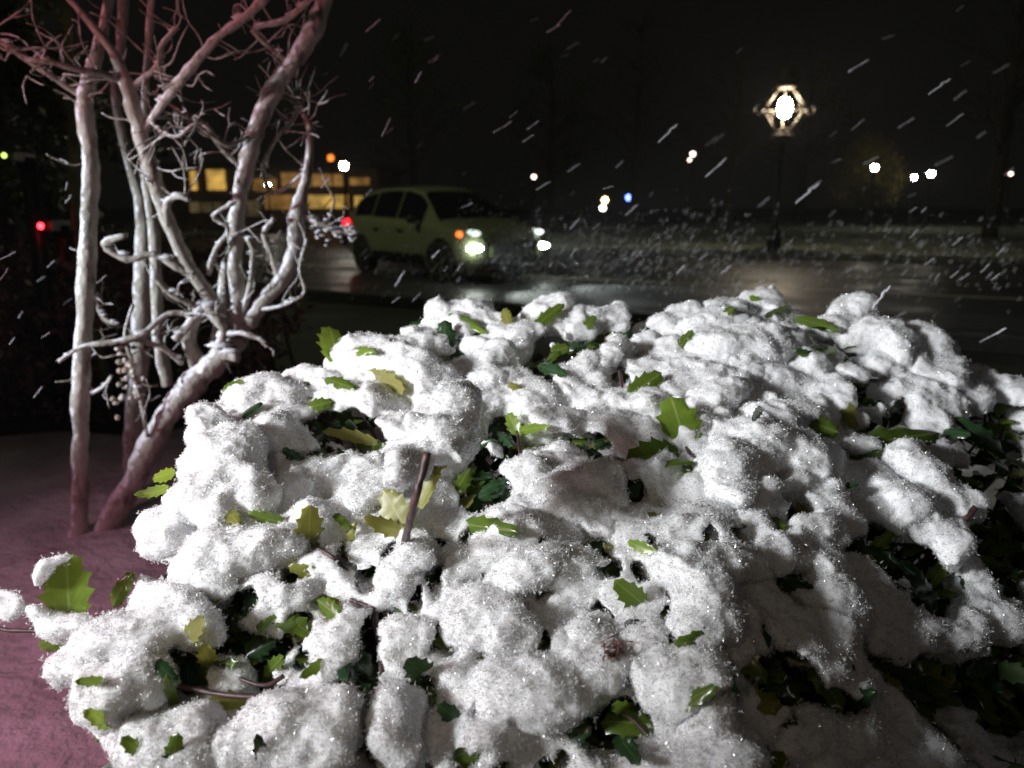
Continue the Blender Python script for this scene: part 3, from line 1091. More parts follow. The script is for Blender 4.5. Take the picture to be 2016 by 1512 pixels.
# skirt down to the ground
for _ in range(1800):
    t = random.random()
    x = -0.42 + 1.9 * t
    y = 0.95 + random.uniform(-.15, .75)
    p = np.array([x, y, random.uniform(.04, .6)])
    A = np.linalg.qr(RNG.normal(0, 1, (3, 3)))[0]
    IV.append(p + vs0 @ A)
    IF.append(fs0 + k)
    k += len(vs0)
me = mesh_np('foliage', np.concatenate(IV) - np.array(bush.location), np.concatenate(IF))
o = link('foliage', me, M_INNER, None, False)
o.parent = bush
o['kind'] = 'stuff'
mb = MB()
for k in range(9):
    x = -0.2 + 0.17 * k
    base = np.array([0.25 + random.uniform(-.12, .12), 1.3 + random.uniform(-.1, .1), 0.0])
    top = np.array([x + random.uniform(-.1, .1), random.uniform(.95, 1.6), .72 + random.uniform(-.05, .08)])
    mb.tube([base, base * .6 + top * .4 + RNG.normal(0, .04, 3), top], [.014, .010, .005], 7, 4)
mb.build('stem', M_TWIG, bush, loc=(0.25, 1.3, 0))

# ------------------------------------------------------------------ crape myrtle with several stems
M_BARK = mat('pale_bark', (0.4, 0.37, 0.33), 0.75)
_b = M_BARK.node_tree.nodes['Principled BSDF']
tc = N(M_BARK, 'ShaderNodeTexCoord')
mp = N(M_BARK, 'ShaderNodeMapping')
mp.inputs['Scale'].default_value = (14, 14, 4)
L(M_BARK, tc.outputs['Object'], mp.inputs['Vector'])
n1 = N(M_BARK, 'ShaderNodeTexNoise')
n1.inputs['Scale'].default_value = 1.6
n1.inputs['Detail'].default_value = 8
n1.inputs['Roughness'].default_value = .65
L(M_BARK, mp.outputs[0], n1.inputs['Vector'])
r1 = N(M_BARK, 'ShaderNodeValToRGB')
cr = r1.color_ramp
cr.elements[0].position = .33
cr.elements[0].color = (.10, .07, .062, 1)
cr.elements[1].position = .62
cr.elements[1].color = (.46, .43, .38, 1)
e = cr.elements.new(.47)
e.color = (.36, .33, .27, 1)
L(M_BARK, n1.outputs['Fac'], r1.inputs['Fac'])
# lit, windward side whitened in the colour: painted light along with stuck snow
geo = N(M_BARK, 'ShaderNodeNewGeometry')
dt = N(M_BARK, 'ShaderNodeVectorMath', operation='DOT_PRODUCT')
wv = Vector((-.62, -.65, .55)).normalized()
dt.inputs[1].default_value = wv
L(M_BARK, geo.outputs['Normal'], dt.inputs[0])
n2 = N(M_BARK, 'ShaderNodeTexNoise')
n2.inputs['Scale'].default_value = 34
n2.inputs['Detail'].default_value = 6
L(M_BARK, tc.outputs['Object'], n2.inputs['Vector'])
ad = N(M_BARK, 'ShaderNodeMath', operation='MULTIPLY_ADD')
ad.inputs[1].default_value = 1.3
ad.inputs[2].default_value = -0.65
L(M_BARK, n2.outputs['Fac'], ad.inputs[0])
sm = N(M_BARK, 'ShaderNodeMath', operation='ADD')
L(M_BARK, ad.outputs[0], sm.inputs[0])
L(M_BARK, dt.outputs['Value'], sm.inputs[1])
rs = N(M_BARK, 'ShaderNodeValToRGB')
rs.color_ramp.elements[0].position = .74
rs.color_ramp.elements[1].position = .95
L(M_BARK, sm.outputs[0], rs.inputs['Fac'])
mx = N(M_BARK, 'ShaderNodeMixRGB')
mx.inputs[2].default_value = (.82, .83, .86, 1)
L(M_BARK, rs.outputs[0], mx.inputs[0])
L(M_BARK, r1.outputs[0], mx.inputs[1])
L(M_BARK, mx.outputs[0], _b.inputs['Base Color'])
bp = N(M_BARK, 'ShaderNodeBump')
bp.inputs['Strength'].default_value = .9
bp.inputs['Distance'].default_value = .012
L(M_BARK, n2.outputs['Fac'], bp.inputs['Height'])
L(M_BARK, bp.outputs[0], _b.inputs['Normal'])

TY = 2.72
myr = empty('crape_myrtle', tuple(G(190, 1055)))
tag(myr, 'bare crape myrtle with several pale slanting stems, lit side painted whiter, some snow', 'tree')


def limb(name, pts, n=10, seg=4, twigs=0, tw_len=60, knot=.22):
    """pts: (px, py, world y, width px)"""
    W = [PY(x, y, Y) for x, y, Y, w in pts]
    R = [w * Y / FPX / 2 * .8 for x, y, Y, w in pts]
    mb = MB()
    mb.tube(W, R, n, seg, .05, knot)
    for _ in range(twigs):
        i = random.randrange(0, len(W) - 1)
        t = random.random()
        a = W[i] * (1 - t) + W[i + 1] * t
        r = min(.0028, R[i] * .42)
        dirv = RNG.normal(0, 1, 3)
        dirv[1] *= .5
        dirv[2] = dirv[2] * .7 + .4
        dirv /= np.linalg.norm(dirv)
        Ls = tw_len * TY / FPX * random.uniform(.5, 1.5)
        pp = [a]
        for s in range(4):
            dirv = dirv + RNG.normal(0, .30, 3)
            dirv /= np.linalg.norm(dirv)
            pp.append(pp[-1] + dirv * Ls / 4)
        mb.tube(pp, [r, r * .9, r * .8, r * .75, r * .6], 6, 3, .2, .5)
        if random.random() < .7:
            q = pp[2]
            d2 = dirv + RNG.normal(0, .8, 3)
            d2 /= np.linalg.norm(d2)
            mb.tube([q, q + d2 * Ls * .2, q + d2 * Ls * .35 + RNG.normal(0, .01, 3)], [r * .8, r * .7, r * .5], 5, 2, .2, .5)
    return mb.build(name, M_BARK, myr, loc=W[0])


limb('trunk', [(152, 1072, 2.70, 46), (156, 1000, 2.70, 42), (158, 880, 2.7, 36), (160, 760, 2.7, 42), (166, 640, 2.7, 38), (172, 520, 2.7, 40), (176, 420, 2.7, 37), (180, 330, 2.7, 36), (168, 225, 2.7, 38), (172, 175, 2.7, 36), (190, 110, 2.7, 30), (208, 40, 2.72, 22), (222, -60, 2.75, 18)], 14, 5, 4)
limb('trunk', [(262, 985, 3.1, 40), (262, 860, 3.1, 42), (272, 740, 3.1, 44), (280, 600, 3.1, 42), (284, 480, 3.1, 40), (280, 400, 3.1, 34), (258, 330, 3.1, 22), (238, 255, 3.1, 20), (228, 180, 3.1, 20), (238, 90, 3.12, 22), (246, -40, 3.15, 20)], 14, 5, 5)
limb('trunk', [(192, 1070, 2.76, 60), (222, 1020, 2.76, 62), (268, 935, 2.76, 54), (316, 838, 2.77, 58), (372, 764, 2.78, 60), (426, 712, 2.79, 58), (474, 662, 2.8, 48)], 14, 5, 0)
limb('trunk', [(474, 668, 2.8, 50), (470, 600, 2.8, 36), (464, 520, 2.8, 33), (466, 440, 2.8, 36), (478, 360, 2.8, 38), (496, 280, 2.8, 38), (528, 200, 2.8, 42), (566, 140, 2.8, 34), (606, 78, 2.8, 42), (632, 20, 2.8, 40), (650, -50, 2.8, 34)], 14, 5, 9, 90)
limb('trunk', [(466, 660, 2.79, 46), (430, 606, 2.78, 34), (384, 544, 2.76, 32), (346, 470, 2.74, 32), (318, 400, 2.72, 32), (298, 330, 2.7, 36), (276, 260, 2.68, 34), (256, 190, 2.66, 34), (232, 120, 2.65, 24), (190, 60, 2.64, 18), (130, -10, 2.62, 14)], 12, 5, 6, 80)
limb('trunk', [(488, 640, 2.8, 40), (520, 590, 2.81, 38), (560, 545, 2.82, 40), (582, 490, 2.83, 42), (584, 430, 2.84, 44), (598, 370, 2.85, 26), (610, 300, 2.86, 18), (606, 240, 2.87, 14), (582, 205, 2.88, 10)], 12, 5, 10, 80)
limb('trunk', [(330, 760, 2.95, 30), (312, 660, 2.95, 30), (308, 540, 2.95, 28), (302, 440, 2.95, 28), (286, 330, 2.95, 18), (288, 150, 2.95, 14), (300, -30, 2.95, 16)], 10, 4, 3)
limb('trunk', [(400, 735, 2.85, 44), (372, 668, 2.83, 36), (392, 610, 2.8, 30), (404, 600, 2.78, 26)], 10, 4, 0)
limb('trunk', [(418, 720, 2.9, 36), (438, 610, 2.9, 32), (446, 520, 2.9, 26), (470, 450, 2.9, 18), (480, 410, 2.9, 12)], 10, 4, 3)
BR = [
    [(278, 266, 2.68, 18), (300, 232, 2.67, 18), (340, 178, 2.62, 22), (384, 124, 2.56, 22), (430, 72, 2.5, 18), (478, 38, 2.46, 18), (540, -20, 2.4, 18)],
    [(240, 160, 2.66, 16), (200, 145, 2.6, 14), (150, 136, 2.55, 14), (90, 120, 2.5, 14), (50, 118, 2.48, 10)],
    [(160, 190, 2.7, 14), (110, 155, 2.66, 14), (60, 122, 2.62, 14), (0, 80, 2.58, 16), (-40, 50, 2.56, 16)],
    [(298, 240, 2.66, 8), (322, 262, 2.64, 8), (352, 268, 2.62, 8), (384, 246, 2.62, 9), (420, 270, 2.66, 9), (450, 285, 2.7, 9), (490, 270, 2.76, 8)],
    [(252, 178, 2.66, 12), (312, 128, 2.66, 14), (318, 90, 2.66, 12), (350, 52, 2.66, 10)],
    [(464, 320, 2.8, 12), (430, 285, 2.78, 10), (400, 240, 2.76, 9), (350, 215, 2.74, 8), (300, 180, 2.7, 8)],
    [(574, 128, 2.8, 12), (500, 60, 2.76, 14), (560, 40, 2.74, 14), (610, 0, 2.7, 12)],
    [(392, 545, 2.76, 22), (350, 525, 2.74, 24), (300, 500, 2.72, 16), (250, 510, 2.7, 18), (205, 480, 2.68, 16), (250, 462, 2.66, 12)],
    [(400, 600, 2.76, 30), (440, 645, 2.74, 26), (430, 690, 2.73, 24), (470, 705, 2.71, 22)],
    [(404, 600, 2.76, 26), (372, 640, 2.74, 24), (345, 670, 2.72, 20)],
    [(400, 610, 2.76, 16), (340, 580, 2.72, 16), (305, 545, 2.7, 14)],
    [(380, 620, 2.74, 14), (330, 618, 2.72, 12), (280, 658, 2.68, 16), (230, 672, 2.66, 16), (165, 682, 2.64, 12), (115, 712, 2.62, 9)],
    [(358, 716, 2.78, 14), (320, 685, 2.74, 14), (262, 668, 2.7, 14), (230, 690, 2.68, 12)],
    [(430, 660, 2.76, 18), (480, 656, 2.72, 14), (525, 675, 2.7, 9)],
    [(410, 540, 2.78, 14), (425, 490, 2.76, 12), (450, 450, 2.74, 10), (420, 425, 2.72, 10), (460, 400, 2.7, 10)],
    [(270, 790, 2.72, 10), (262, 720, 2.7, 9), (246, 660, 2.68, 9), (262, 600, 2.68, 7)],
    [(290, 860, 2.72, 8), (280, 800, 2.7, 10), (265, 740, 2.7, 10)],
    [(180, 775, 2.7, 10), (205, 760, 2.68, 8), (220, 740, 2.66, 7)],
    [(330, 450, 2.72, 16), (328, 400, 2.7, 16), (352, 386, 2.68, 14), (372, 394, 2.68, 10)],
    [(510, 610, 2.8, 12), (560, 600, 2.76, 9), (600, 575, 2.74, 9), (590, 530, 2.74, 9), (605, 470, 2.72, 8)],
    [(548, 550, 2.82, 18), (535, 500, 2.8, 16), (520, 460, 2.79, 16), (540, 430, 2.78, 10)],
    [(474, 625, 2.79, 14), (492, 565, 2.78, 12), (498, 500, 2.78, 14), (488, 470, 2.78, 12)],
    [(590, 420, 2.84, 20), (630, 440, 2.84, 14), (670, 455, 2.84, 12), (700, 458, 2.84, 9)],
    [(610, 330, 2.86, 10), (540, 380, 2.86, 10), (520, 320, 2.86, 9), (560, 250, 2.86, 8)],
    [(560, 260, 2.86, 12), (590, 210, 2.86, 10), (575, 190, 2.86, 8)],
    [(186, 575, 2.7, 10), (200, 620, 2.7, 9), (230, 640, 2.7, 8)],
]
TWN = [3, 3, 4, 5, 2, 5, 6, 2, 3, 3, 3, 8, 7, 3, 5, 3, 4, 2, 4, 5, 3, 3, 10, 8, 6, 2]
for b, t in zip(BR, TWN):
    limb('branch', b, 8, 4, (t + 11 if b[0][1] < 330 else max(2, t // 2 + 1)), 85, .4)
# seed pods and snow tufts on the lower twigs
mb = MB()
for k in range(26):
    x, y = random.gauss(248, 16), random.gauss(745, 32)
    mb.ball(PY(x, y, random.uniform(2.66, 2.74)), (random.uniform(.008, .014),) * 2 + (random.uniform(.006, .012),), 8, 6, .3)
M_POD = mat('seed_pod', (.55, .47, .36), .7)
noise_col(M_POD, (.35, .25, .16), (.75, .72, .68), 40)
mb.build('seed_pods', M_POD, myr, loc=PY(248, 745, 2.7))['kind'] = 'stuff'
mb = MB()
for b in BR:
    for _ in range(4):
        i = random.randrange(len(b) - 1)
        t = random.random()
        p = [b[i][j] * (1 - t) + b[i + 1][j] * t for j in range(4)]
        r = p[3] * p[2] / FPX * random.uniform(.35, .6)
        mb.ball(PY(p[0], p[1] - p[3] * .3, p[2]), (r * 1.7, r * .8, r * .5), 8, 6, .5)
for _ in range(70):
    x = random.uniform(612, 705)
    y = 448 + random.gauss(0, 12) + (x - 612) * .08
    mb.ball(PY(x, y, 2.84 + random.uniform(-.03, .03)), (random.uniform(.006, .013), .006, random.uniform(.003, .006)), 7, 5, .5)
mb.build('snow_tufts', M_SNOW, myr, loc=PY(300, 500, 2.7))['kind'] = 'stuff'

# ------------------------------------------------------------------ ground
ROADV = np.array([-1.85, 1.0, 0.0])   # the road runs off to the left, away from us
ROADV /= np.linalg.norm(ROADV)
ROADN = np.array([ROADV[1], -ROADV[0], 0.0])  # across, away from us
LINE0 = G(1600, 570)
LINE0[2] = 0


def rp(along, across, z):
    p = LINE0 + ROADV * along + ROADN * across
    return (p[0], p[1], z)


M_GROUND = mat('dark_ground', (.02, .022, .015), .9)
noise_col(M_GROUND, (.012, .013, .009), (.035, .036, .026), 1.5, bump=.6, bscale=8, bdist=.05)
mb = MB()
mb.add([(-1500, -1500, -.02), (1500, -1500, -.02), (1500, 1500, -.02), (-1500, 1500, -.02)], [(0, 1, 2, 3)])
mb.build('ground', M_GROUND, None, False)['kind'] = 'structure'

M_ROAD = mat('wet_asphalt', (.03, .03, .032), .2)
b = M_ROAD.node_tree.nodes['Principled BSDF']
noise_col(M_ROAD, (.018, .018, .019), (.05, .05, .052), .9, bump=.35, bscale=26, bdist=.012)
nz = N(M_ROAD, 'ShaderNodeTexNoise')
nz.inputs['Scale'].default_value = .7
tc = N(M_ROAD, 'ShaderNodeTexCoord')
L(M_ROAD, tc.outputs['Object'], nz.inputs['Vector'])
mr = N(M_ROAD, 'ShaderNodeMapRange')
mr.inputs['From Min'].default_value = .35
mr.inputs['From Max'].default_value = .65
mr.inputs['To Min'].default_value = .32
mr.inputs['To Max'].default_value = .6
L(M_ROAD, nz.outputs['Fac'], mr.inputs['Value'])
L(M_ROAD, mr.outputs[0], b.inputs['Roughness'])
mb = MB()
A0, A1 = -60, 90
mb.add([rp(A0, -4.6, 0), rp(A1, -4.6, 0), rp(A1, 8.2, 0), rp(A0, 8.2, 0)], [(3, 2, 1, 0)])
# side street opening on the left, where the car comes from
mb.add([rp(14, 8.2, 0), rp(25, 8.2, 0), rp(40, 60, 0), rp(26, 60, 0)], [(3, 2, 1, 0)])
mb.build('road', M_ROAD, None, False)['kind'] = 'structure'
M_PAINT = mat('worn_road_paint', (.5, .48, .4), .5)
noise_col(M_PAINT, (.5, .48, .40), (.8, .78, .66), 5)
mb = MB()
mb.add([rp(A0, -.09, .004), rp(A1, -.09, .004), rp(A1, .09, .004), rp(A0, .09, .004)], [(3, 2, 1, 0)])
mb.build('centre_line', M_PAINT, None, False)['kind'] = 'structure'
M_KERB = mat('kerb_concrete', (.25, .24, .22), .7)
noise_col(M_KERB, (.15, .145, .14), (.45, .45, .45), 3)


def strip(name, m, a0, a1, c0, c1, z0, z1, seg=1):
    mb = MB()
    for k in range(seg):
        s0, s1 = a0 + (a1 - a0) * k / seg, a0 + (a1 - a0) * (k + 1) / seg
        vs = [rp(s0, c0, z0), rp(s1, c0, z0), rp(s1, c1, z0), rp(s0, c1, z0), rp(s0, c0, z1), rp(s1, c0, z1), rp(s1, c1, z1), rp(s0, c1, z1)]
        mb.add(vs, [(4, 7, 6, 5), (0, 4, 5, 1), (1, 5, 6, 2), (2, 6, 7, 3), (3, 7, 4, 0)])
    o = mb.build(name, m, None, False)
    o['kind'] = 'structure'
    return o


strip('kerb', M_KERB, A0, 14, 8.2, 8.4, -.01, .13)
strip('kerb', M_KERB, 25, A1, 8.2, 8.4, -.01, .13)
strip('kerb', M_GROUND, A0, A1, -4.8, -4.6, -.01, .13)
# snow-dusted grass beyond the road
M_VERGE = mat('snowy_grass', (.1, .11, .07), .9)
noise_col(M_VERGE, (.08, .10, .05), (.50, .54, .45), 2.2, 10, .38, .66, bump=.8, bscale=30, bdist=.05)
strip('verge', M_VERGE, A0, 14, 8.4, 16, -.01, .10)
strip('park_path', M_KERB, A0, 14, 16, 18.5, -.01, .09)
strip('park_lawn', M_VERGE, A0, 14, 18.5, 120, -.01, .11)
strip('far_verge', M_VERGE, 28, A1, 8.4, 14, -.01, .10)

# near snowy ground with soft footprints
M_GSNOW = mat('trodden_snow', (.8, .81, .83), .65)
noise_col(M_GSNOW, (.52, .51, .52), (.84, .85, .87), 3.2, 8, .3, .62, bump=.9, bscale=22, bdist=.03)
nx, ny = 150, 130
xs = np.linspace(-3.6, 2.6, nx)
ys = np.linspace(-1.6, 4.3, ny)
X, Y = np.meshgrid(xs, ys, indexing='ij')
pts = np.stack([X.ravel(), Y.ravel(), np.zeros(X.size)], 1)
Z = .022 + .014 * vnoise(pts, 1.6, 1) + .010 * vnoise(pts, 5, 2) + .004 * vnoise(pts, 14, 3)
for _ in range(26):
    cx, cy, a = random.uniform(-2.6, -.3), random.uniform(.2, 3.6), random.uniform(0, 3.14)
    dx, dy = pts[:, 0] - cx, pts[:, 1] - cy
    u, v = dx * math.cos(a) + dy * math.sin(a), -dx * math.sin(a) + dy * math.cos(a)
    Z -= .02 * np.exp(-((u / .13) ** 4 + (v / .055) ** 4))
edge = np.minimum.reduce([(pts[:, 0] + 3.6) / .3, (2.6 - pts[:, 0]) / .3, (pts[:, 1] + 1.6) / .3, (4.3 - pts[:, 1] + .25 * vnoise(pts, 2.5, 8)) / .35])
Z = np.where(edge < 1, Z * np.clip(edge, 0, 1) - .03 * (1 - np.clip(edge, 0, 1)), Z)
pts[:, 2] = Z
q = []
ii = np.arange(nx * ny).reshape(nx, ny)
q = np.stack([ii[:-1, :-1].ravel(), ii[1:, :-1].ravel(), ii[1:, 1:].ravel(), ii[:-1, 1:].ravel()], 1)
me = mesh_np('snowy_ground', pts, q)
link('snowy_ground', me, M_GSNOW)['kind'] = 'structure'


# ------------------------------------------------------------------ trees, hedge
def leaf_cloud(name, m, parent, centers, n, size, loc, spread=1.0, elong=2.0):
    """many small leaf blades in clumps"""
    C = np.array([c[:3] for c in centers])
    R = np.array([c[3] for c in centers])
    i = RNG.choice(len(C), n, p=R ** 2 / (R ** 2).sum())
    v = RNG.normal(0, 1, (n, 3))
    v /= np.linalg.norm(v, axis=1, keepdims=True)
    p = C[i] + v * (R[i] * (.45 + .6 * RNG.random(n)) * spread)[:, None]
    p[:, 2] = np.maximum(p[:, 2], .02)
    a = RNG.normal(0, 1, (n, 3))
    a /= np.linalg.norm(a, axis=1, keepdims=True)
    b = np.cross(a, RNG.normal(0, 1, (n, 3)))
    b /= np.linalg.norm(b, axis=1, keepdims=True)
    s = (size * (.6 + .8 * RNG.random(n)))[:, None]
    c = np.cross(a, b) * s * .12
    VV = np.stack([p - a * s * .5 * elong, p + b * s * .5 + c, p + a * s * .5 * elong, p - b * s * .5 + c], 1).reshape(-1, 3)
    me = mesh_np(name, VV - np.array(loc), np.arange(n * 4).reshape(-1, 4))
    o = link(name, me, m, None, False)
    if parent:
        o.parent = parent
        o.matrix_parent_inverse = Matrix.Translation(-Vector(parent.location))
    o.location = tuple(loc)
    return o


M_EVER = mat('evergreen_leaf', (.03, .04, .018), .4)
noise_col(M_EVER, (.05, .06, .025), (.20, .22, .08), 3)
M_DBARK = mat('dark_bark', (.06, .045, .035), .85)
noise_col(M_DBARK, (.03, .024, .018), (.10, .08, .06), 10, bump=.6, bdist=.02)
M_HEDGE = mat('reddish_hedge_leaf', (.05, .03, .025), .45)
noise_col(M_HEDGE, (.08, .055, .045), (.30, .18, .15), 6)

hb = G(20, 800)
hd = empty('hedge', (hb[0] - .5, hb[1] + .5, 0))
tag(hd, 'dark waist-high hedge with small dull reddish leaves behind the pale myrtle stems', 'hedge')
hc = []
for k in range(110):
    x = random.uniform(-5.4, -1.55)
    y = 4.9 + random.uniform(-.5, .9) + (x + 3) * -.1
    z = random.uniform(.05, .9)
    hc.append((x, y, z, random.uniform(.16, .32)))
leaf_cloud('foliage', M_HEDGE, hd, hc, 15000, .03, tuple(hd.location))
mb = MB()
for k in range(22):
    x = -5.2 + k * .17
    mb.tube([(x, 5.6, -.02), (x + random.uniform(-.1, .1), 5.5, .4), (x + random.uniform(-.2, .2), 5.4, .85)], [.014, .01, .005], 6, 2)
mb.build('stem', M_DBARK, hd, loc=tuple(hd.location))

ev = empty('evergreen_tree', (-4.6, 6.9, 0))
tag(ev, 'tall dark evergreen tree with drooping thin branches at the left edge', 'tree')
ec = []
mb = MB()
mb.tube([(-4.6, 6.9, -.05), (-4.55, 6.9, 1.6), (-4.6, 6.95, 3.6), (-4.55, 6.9, 6.2)], [.14, .12, .09, .03], 10, 4, .05, .15)
mb.build('trunk', M_DBARK, ev, loc=tuple(ev.location))
mb = MB()
for k in range(60):
    z = .9 + k * .085
    a = random.uniform(0, 6.28)
    ln = random.uniform(.7, 1.5) * (1 - z / 9)
    p0 = np.array([-4.6, 6.9, z])
    d = np.array([math.cos(a), math.sin(a), .15])
    pp = [p0, p0 + d * ln * .5, p0 + d * ln + np.array([0, 0, -.25])]
    mb.tube(pp, [.018, .011, .004], 5, 3)
    for t in (.45, .7, 1.0):
        q = p0 + d * ln * t + np.array([0, 0, -.25 * max(0, t - .5) * 2])
        ec.append((q[0], q[1], q[2], random.uniform(.14, .32)))
mb.build('branch', M_DBARK, ev, loc=tuple(ev.location))
leaf_cloud('crown', M_EVER, ev, ec, 26000, .035, tuple(ev.location), 1.0, 2.6)

M_GPOLE = mat('mossy_green_stem', (.16, .2, .05), .6)
noise_col(M_GPOLE, (.08, .1, .03), (.24, .28, .08), 8)
gp = PY(135, 300, 4.6)
sp = empty('slender_tree', (gp[0] + .02, 4.6, 0))
tag(sp, 'thin green mossy sapling stem standing behind the left myrtle stem', 'tree')
W = [(gp[0] + .06, 4.6, -.02), PY(150, 420, 4.6), PY(143, 240, 4.6), PY(130, 60, 4.6), PY(122, -90, 4.6), PY(112, -300, 4.6)]
MB().tube(W, [.034, .03, .03, .028, .024, .012], 10, 4, .05, .1).build('trunk', M_GPOLE, sp, loc=tuple(sp.location))
mb = MB()
for k in range(16):
    p = np.array(W[2]) * (1 - k / 16) + np.array(W[5]) * (k / 16)
    d = RNG.normal(0, 1, 3)
    d[2] = abs(d[2])
    d /= np.linalg.norm(d)
    mb.tube([p, p + d * .25, p + d * .5 + RNG.normal(0, .06, 3)], [.008, .006, .003], 5, 3)
mb.build('branch', M_GPOLE, sp, loc=tuple(sp.location))


def bare_tree(px, Y, h, r, label, crown=None, nleaf=2500):
    x = (px - 1008) / FPX * Y * 1.0
    t = empty('park_tree', (x, Y, 0))
    tag(t, label, 'tree', 'dark trees in the park')
    mb = MB()
    p0 = np.array([x, Y, -.05])
    mb.tube([p0, p0 + [0.05, 0, h * .3], p0 + [random.uniform(-.3, .3), 0, h * .7], p0 + [random.uniform(-.4, .4), 0, h]], [r, r * .8, r * .55, r * .15], 10, 4, .06, .15)
    mb.build('trunk', M_DBARK, t, loc=(x, Y, 0))
    mb = MB()
    cs = []
    for k in range(34):
        z = h * random.uniform(.3, .97)
        a = random.uniform(0, 6.28)
        ln = h * .34 * (1.25 - z / h)
        q0 = p0 + [0, 0, z]
        d = np.array([math.cos(a), math.sin(a), random.uniform(.3, .9)])
        e = q0 + d * ln
        mb.tube([q0, q0 + d * ln * .5 + RNG.normal(0, .1, 3), e], [r * .25, r * .16, r * .05], 5, 3)
        for _ in range(3):
            d2 = d + RNG.normal(0, .5, 3)
            q = q0 + d * ln * random.uniform(.4, .9)
            mb.tube([q, q + d2 * ln * .4], [r * .08, r * .02], 4, 1)
            cs.append((*(q + d2 * ln * .3), random.uniform(.5, 1.0)))
    mb.build('branch', M_DBARK, t, loc=(x, Y, 0))
    if crown:
        leaf_cloud('crown', crown, t, cs, nleaf, .10, (x, Y, 0), 1.0, 1.6)


M_YEL = mat('yellowing_leaf', (.22, .18, .04), .6)
noise_col(M_YEL, (.12, .11, .03), (.30, .24, .05), 2)
bare_tree(1240, 44, 11, .28, 'dark park tree standing left of the ornate lantern post')
bare_tree(1420, 38, 9, .24, 'dark park tree just left behind the ornate lantern post')
bare_tree(1690, 50, 5.2, .16, 'yellow-leaved tree lit by the park lamp in front of it', M_YEL, 5200)
bare_tree(1930, 30, 10, .30, 'dark park tree trunk near the right edge', None)
bare_tree(2090, 36, 10, .30, 'dark park tree at the right edge of the park', M_EVER, 3000)
bare_tree(1080, 60, 12, .32, 'dark tree beyond the far pair of road lights', M_EVER, 4000)
bare_tree(820, 52, 12, .3, 'dark tree standing behind the green car', M_EVER, 4000)
bare_tree(1560, 62, 12, .3, 'dark tree far behind the ornate lantern', M_EVER, 4000)

# ------------------------------------------------------------------ street lamps
M_IRON = mat('black_iron', (.03, .03, .032), .4, Metallic=.5)
M_BRASS = mat('lantern_frame_metal', (.14, .12, .10), .45, Metallic=.2)
M_GLOBE = emit('lamp_globe_warm', (1.0, .84, .62), 140)
M_GLOBEW = emit('lamp_globe_white', (1.0, .93, .78), 75)


def big_lantern(px, py, Y, label):
    c = PY(px, py, Y)
    t = empty('ornate_street_lamp', (c[0], Y, 0))
    tag(t, label, 'street lamp')
    L0 = (c[0], Y, 0)
    H = c[2]
    mb = MB()
    mb.lathe((c[0], Y, 0), [(.26, -.02), (.26, .18), (.2, .22), (.2, .6), (.13, .72), (.09, .8), (.075, 1.6), (.065, H - 1.15), (.11, H - 1.1), (.065, H - 1.04), (.06, H - .85)], 16)
    mb.build('post', M_IRON, t, loc=L0)
    mb = MB()
    mb.lathe((c[0], Y, 0), [(.06, H - .86), (.16, H - .82), (.30, H - .74), (.26, H - .66), (.18, H - .6), (.2, H - .52)], 14)
    mb.build('collar', M_BRASS, t, loc=L0)
    mb = MB()
    for k in range(6):
        a = math.pi / 3 * k + .26
        ca, sa = math.cos(a), math.sin(a)
        mb.tube([(c[0] + .2 * ca, Y + .2 * sa, H - .56), (c[0] + .58 * ca, Y + .58 * sa, H - .02)], .022, 6, 1)
        mb.tube([(c[0] + .58 * ca, Y + .58 * sa, H - .02), (c[0] + .16 * ca, Y + .16 * sa, H + .52)], .022, 6, 1)
        a2 = a + math.pi / 3
        mb.tube([(c[0] + .58 * ca, Y + .58 * sa, H - .02), (c[0] + .58 * math.cos(a2), Y + .58 * math.sin(a2), H - .02)], .018, 6, 1)
    mb.build('lantern_frame', M_BRASS, t, loc=L0)
    mb = MB()
    mb.lathe((c[0], Y, H), [(.22, .46), (.26, .5), (.18, .58), (.08, .66), (.06, .74), (.13, .82), (.13, .9), (.05, 1.0), (.03, 1.12)], 12)
    mb.build('finial', M_BRASS, t, loc=L0)
    for k in range(4):
        a = math.pi / 2 * k + .1
        ca, sa = math.cos(a), math.sin(a)
        pts = []
        for j in range(15):
            w = j / 14 * 4.6
            rr = .15 * (1 - j / 20)
            cx = .72 + rr * math.cos(w + 3.14)
            cz = rr * math.sin(w + 3.14) * 1.1
            pts.append((c[0] + cx * ca, Y + cx * sa, H - .03 + cz))
        MB().tube(pts, .02, 6, 2).build('scroll', M_BRASS, t, loc=L0)
    mb = MB()
    mb.lathe((c[0], Y, H), [(.05, -.26), (.12, -.21), (.165, -.08), (.17, .06), (.13, .18), (.06, .24)], 18)
    mb.build('globe', M_GLOBE, t, loc=L0)
    return t


big_lantern(1545, 212, 20.5, 'large ornate lantern on a dark post with diamond-shaped frame and bright warm globe')


